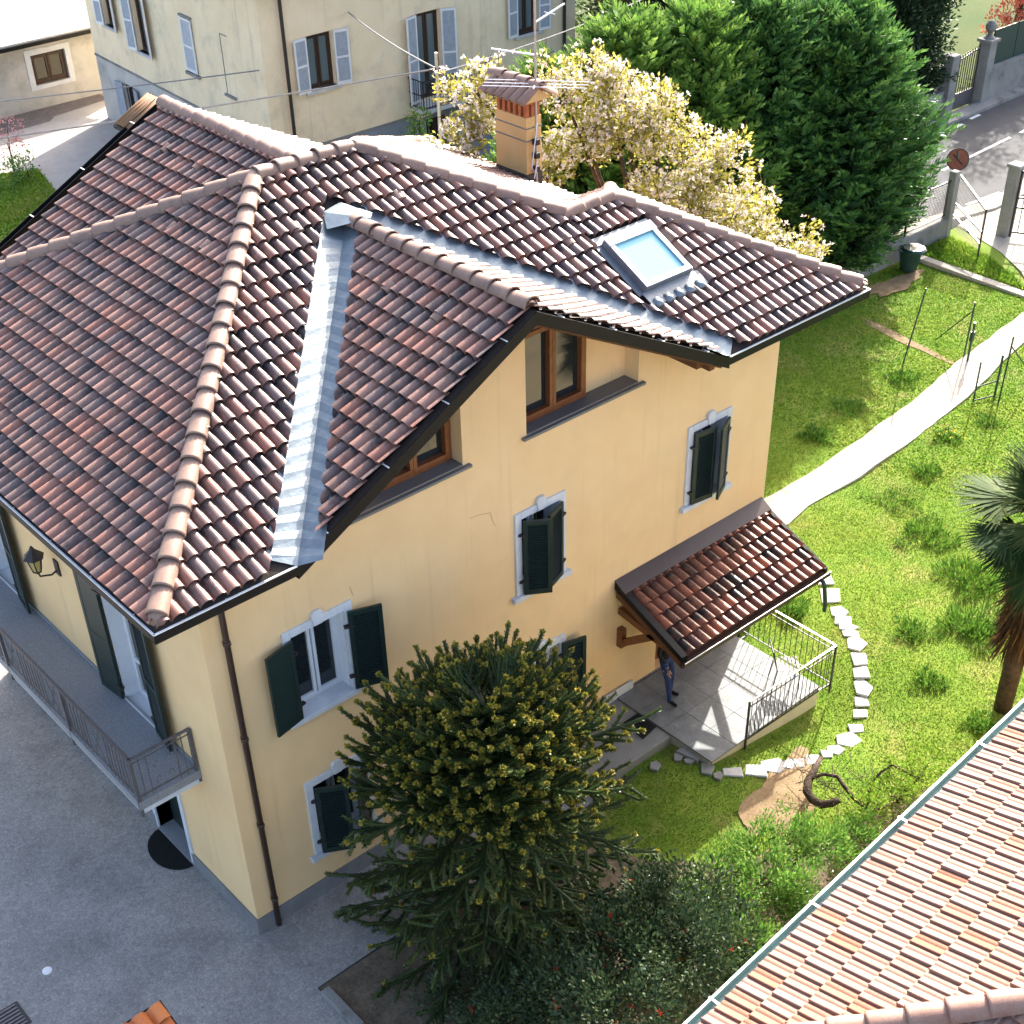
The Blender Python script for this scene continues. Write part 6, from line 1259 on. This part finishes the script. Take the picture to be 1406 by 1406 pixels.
n = 46; st0 = [gp(random.uniform(1095, 1240), random.uniform(1050, 1110), .45) for _ in range(n)]; V, F = tubes_np([[s_+Vector((random.gauss(0, .25), random.gauss(0, .25), random.gauss(.05, .12)))*k for k in (0, .33, .66, 1)] for s_ in st0], np.full((n, 4), .006), 4); mesh_np('twigs', V, F, MT['vinebark'], vn)['kind'] = 'stuff'
# fan palm at the right edge
pm_ = thing('fan_palm', (12.95, -4.85, 0), 'fan palm with a skirt of dead fronds beside the neighbouring roof', 'palm'); PX, PY, PH = 12.85, -4.8, 4.0
mb = MB(); mb.tube([(PX, PY, -.1), (PX, PY, 1.2), (PX+.02, PY, 2.4), (PX, PY, PH)], [.16, .17, .2, .16], 10); mb.build('trunk', MT['bark'], pm_, smooth=True)
def fan(c, d, L, sp, nb, mat_r):
    d = unit(np.array(d)); sdv = unit(np.cross(d, np.array([0, 0, 1.]))); up_ = np.cross(sdv, d); out = []
    a = np.linspace(-sp, sp, nb); D = d[None]*np.cos(a)[:, None]+sdv[None]*np.sin(a)[:, None]; D[:, 2] -= .12*np.abs(a)+.1*rng.random(nb); return np.repeat(np.array(c)[None], nb, 0), D, L*(1-.12*np.abs(a))*rng.uniform(.9, 1.08, nb), np.repeat(up_[None], nb, 0), np.full(nb, mat_r)+rng.normal(0, .12, nb)
fs = []; pet = MB()
for k in range(34):
    az = k*2.399+random.gauss(0, .2); el = R(75-k*3.1)+random.gauss(0, .08); d = np.array([math.cos(az)*math.cos(el), math.sin(az)*math.cos(el), math.sin(el)]); Lp = random.uniform(.5, .85); c = np.array([PX, PY, PH])+d*Lp; pet.tube([(PX, PY, PH-.05), tuple(c)], [.018, .012], 5)
    d2 = d+np.array([0, 0, -.35]); fs.append(fan(c, d2, random.uniform(.85, 1.12), 1.5, 36, .2+.5*(k < 18)))
pet.build('petioles', LM['palm'], pm_, kind='stuff')
cc = [np.concatenate([f[i] for f in fs]) for i in range(5)]; leaves('fronds', cc[0], cc[1], cc[2], .06, LM['palm'], pm_, cc[4], roll=cc[3], kind='stuff')
n = 1500; a = rng.uniform(0, 2*np.pi, n); z = rng.uniform(1.6, PH-.1, n); r = .2+.12*rng.random(n); D = np.stack([np.cos(a)*.45, np.sin(a)*.45, -np.ones(n)], 1)+rng.normal(0, .15, (n, 3)); leaves('dead_skirt', np.stack([PX+r*np.cos(a), PY+r*np.sin(a), z], 1), D, rng.uniform(.3, .6, n), .035, LM['palmd'], pm_, kind='stuff')

# ------------------------------------------------------------------ garden chair, lamp and person
gc = thing('garden_chair', (10.2, -1.9, .3), 'black metal garden chair behind the terrace railing', 'chair'); c = Vector((10.25, -1.85, .3)); mb = MB()
fx = Vector((.75, -.66, 0)).normalized(); fy = Vector((-fx.y, fx.x, 0)); PT = lambda a, b, h: c+fx*a+fy*b+UPZ*h
for b in (-.2, .2):
    mb = MB(); mb.tube([PT(.22, b, 0), PT(.2, b, .42)], .012, 6); mb.build('leg', MT['iron'], gc); mb = MB(); mb.tube([PT(-.26, b, 0), PT(-.2, b, .42), PT(-.3, b, .86)], .012, 6); mb.build('leg', MT['iron'], gc)
for k in range(7): mb = MB(); mb.bar(PT(-.2+k*.066, -.2, .43), PT(-.2+k*.066, .2, .43), .045, .012); mb.build('seat_slat', MT['iron'], gc)
for k in range(5): mb = MB(); mb.bar(PT(-.225-k*.02, -.2, .52+k*.078), PT(-.225-k*.02, .2, .52+k*.078), .012, .05); mb.build('back_slat', MT['iron'], gc)
gl = thing('garden_lamp', gp(897, 1210, .9), 'small white globe garden lamp above the camellia', 'lamp'); c = gp(897, 1210, 1.5); gl.location = (c.x, c.y, 0); LOC[gl.name] = Vector((c.x, c.y, 0)); mb = MB(); mb.tube([(c.x, c.y, 0), (c.x, c.y, 1.42)], .02, 8); mb.build('stem', MT['iron'], gl); mb = MB(); mb.lathe((c.x, c.y, 1.42), [(.04, 0), (.085, .03), (.105, .09), (.085, .15), (.03, .185)], 16); mb.build('globe', MT['whitepaint'], gl, smooth=True)
def person(loc, face, lab):
    t = thing('person', loc, lab, 'person'); fwd = Vector((math.cos(face), math.sin(face), 0)); lf = Vector((-fwd.y, fwd.x, 0)); o = Vector(loc); J = lambda f, l, h: o+fwd*f+lf*l+UPZ*h
    def skin(name, nodes, edges, mats, root, sub=2, pick=None):
        me = bpy.data.meshes.new(name); me.from_pydata([tuple(p) for p, r in nodes], edges, []); ob = bpy.data.objects.new(name, me); COL.objects.link(ob); ob.modifiers.new('s', 'SKIN'); 
        for i, (p, r) in enumerate(nodes): me.skin_vertices[0].data[i].radius = (r if isinstance(r, tuple) else (r, r)); me.skin_vertices[0].data[i].use_root = (i == root)
        sb = ob.modifiers.new('b', 'SUBSURF'); sb.levels = sub; sb.render_levels = sub; dg = bpy.context.evaluated_depsgraph_get(); m2 = bpy.data.meshes.new_from_object(ob.evaluated_get(dg)); bpy.data.objects.remove(ob)
        for m_ in mats: m2.materials.append(m_)
        for p in m2.polygons:
            p.use_smooth = True
            if pick: p.material_index = pick(p.center)
        c = o.copy(); 
        for v in m2.vertices: v.co -= c
        ob = bpy.data.objects.new(name, m2); link(ob, t, c); return ob
    nodes = [(J(0, 0, .95), (.15, .115)), (J(0, 0, 1.12), (.14, .1)), (J(0, 0, 1.32), (.165, .11)), (J(0, 0, 1.44), (.13, .085)), (J(.01, 0, 1.52), .052), (J(.02, 0, 1.60), (.072, .085)), (J(.02, 0, 1.70), (.075, .092)), (J(.01, 0, 1.76), (.055, .07)),
             (J(0, .10, .88), .085), (J(.08, .12, .50), .06), (J(.06, .12, .10), .042), (J(.05, .12, .05), .045), (J(.16, .13, .035), .036), (J(.23, .14, .03), .028),
             (J(0, -.10, .88), .085), (J(.12, -.11, .50), .06), (J(.18, -.12, .10), .042), (J(.17, -.12, .05), .045), (J(.28, -.14, .035), .036), (J(.35, -.15, .03), .028),
             (J(0, .19, 1.42), .055), (J(-.02, .25, 1.13), .042), (J(.1, .24, .9), .034), (J(.13, .235, .84), .03), (J(0, -.19, 1.42), .055), (J(-.02, -.25, 1.13), .042), (J(.12, -.22, .92), .034), (J(.15, -.215, .86), .03)]
    edges = [(0, 1), (1, 2), (2, 3), (3, 4), (4, 5), (5, 6), (6, 7), (0, 8), (8, 9), (9, 10), (10, 11), (11, 12), (12, 13), (0, 14), (14, 15), (15, 16), (16, 17), (17, 18), (18, 19), (3, 20), (20, 21), (21, 22), (22, 23), (3, 24), (24, 25), (25, 26), (26, 27)]
    def pick(c):
        h = c.z-o.z; q = (c-o); s_ = abs(q.dot(lf))
        if h < .075: return 2
        if s_ > .17 and h < .9: return 3
        if h < .98: return 0
        if h < 1.5: return 1
        return 4 if (h > 1.71 or q.dot(fwd) < -.02) else 3
    skin('body', nodes, edges, [MT['jeans'], MT['cloth'], MT['mat'], MT['skin'], MT['hair']], 0, pick=pick)
    for sgn, hb in ((1, (.14, .235, .82)), (-1, (.16, -.215, .84))):
        nd, ed = [(J(*hb), .026)], []
        nd.append((J(hb[0]+.02, hb[1], hb[2]-.07), (.03, .016))); ed.append((0, 1))
        for k, (df, dl_, ln_) in enumerate(((.035, 0, .075), (.018, 0, .085), (.0, 0, .08), (-.018, 0, .065))):
            b = len(nd); nd += [(J(hb[0]+df, hb[1], hb[2]-.10), .0095), (J(hb[0]+df+.015, hb[1]-.01*sgn, hb[2]-.10-ln_*.55), .0085), (J(hb[0]+df+.03, hb[1]-.02*sgn, hb[2]-.10-ln_), .007)]; ed += [(1, b), (b, b+1), (b+1, b+2)]
        b = len(nd); nd += [(J(hb[0]+.05, hb[1]-.012*sgn, hb[2]-.05), .0105), (J(hb[0]+.075, hb[1]-.02*sgn, hb[2]-.09), .009)]; ed += [(0, b), (b, b+1)]; skin('hand', nd, ed, [MT['skin']], 0, 1)
    for sx in (-.032, .032):
        mb = MB(); mb.lathe(J(.092, sx, 1.655), [(.0, -.008), (.009, -.004), (.01, 0), (.009, .004), (0, .008)], 8); mb.build('eye', MT['hair'], t)
    mb = MB(); mb.tube([J(.09, 0, 1.66), J(.118, 0, 1.625), J(.10, 0, 1.612)], [.008, .014, .012], 6); mb.build('nose', MT['skin'], t, smooth=True)
    mb = MB(); mb.bar(J(.10, -.022, 1.585), J(.10, .022, 1.585), .006, .008); mb.build('mouth', MT['rust'], t)
    for sx in (-1, 1): mb = MB(); mb.lathe(J(.02, .078*sx, 1.63), [(.004, 0), (.012, .02), (.014, .045), (.006, .06)], 8); mb.build('ear', MT['skin'], t, smooth=True)
person((8.35, -.62, .302), R(-75), 'person in blue jeans and black top standing under the canopy')
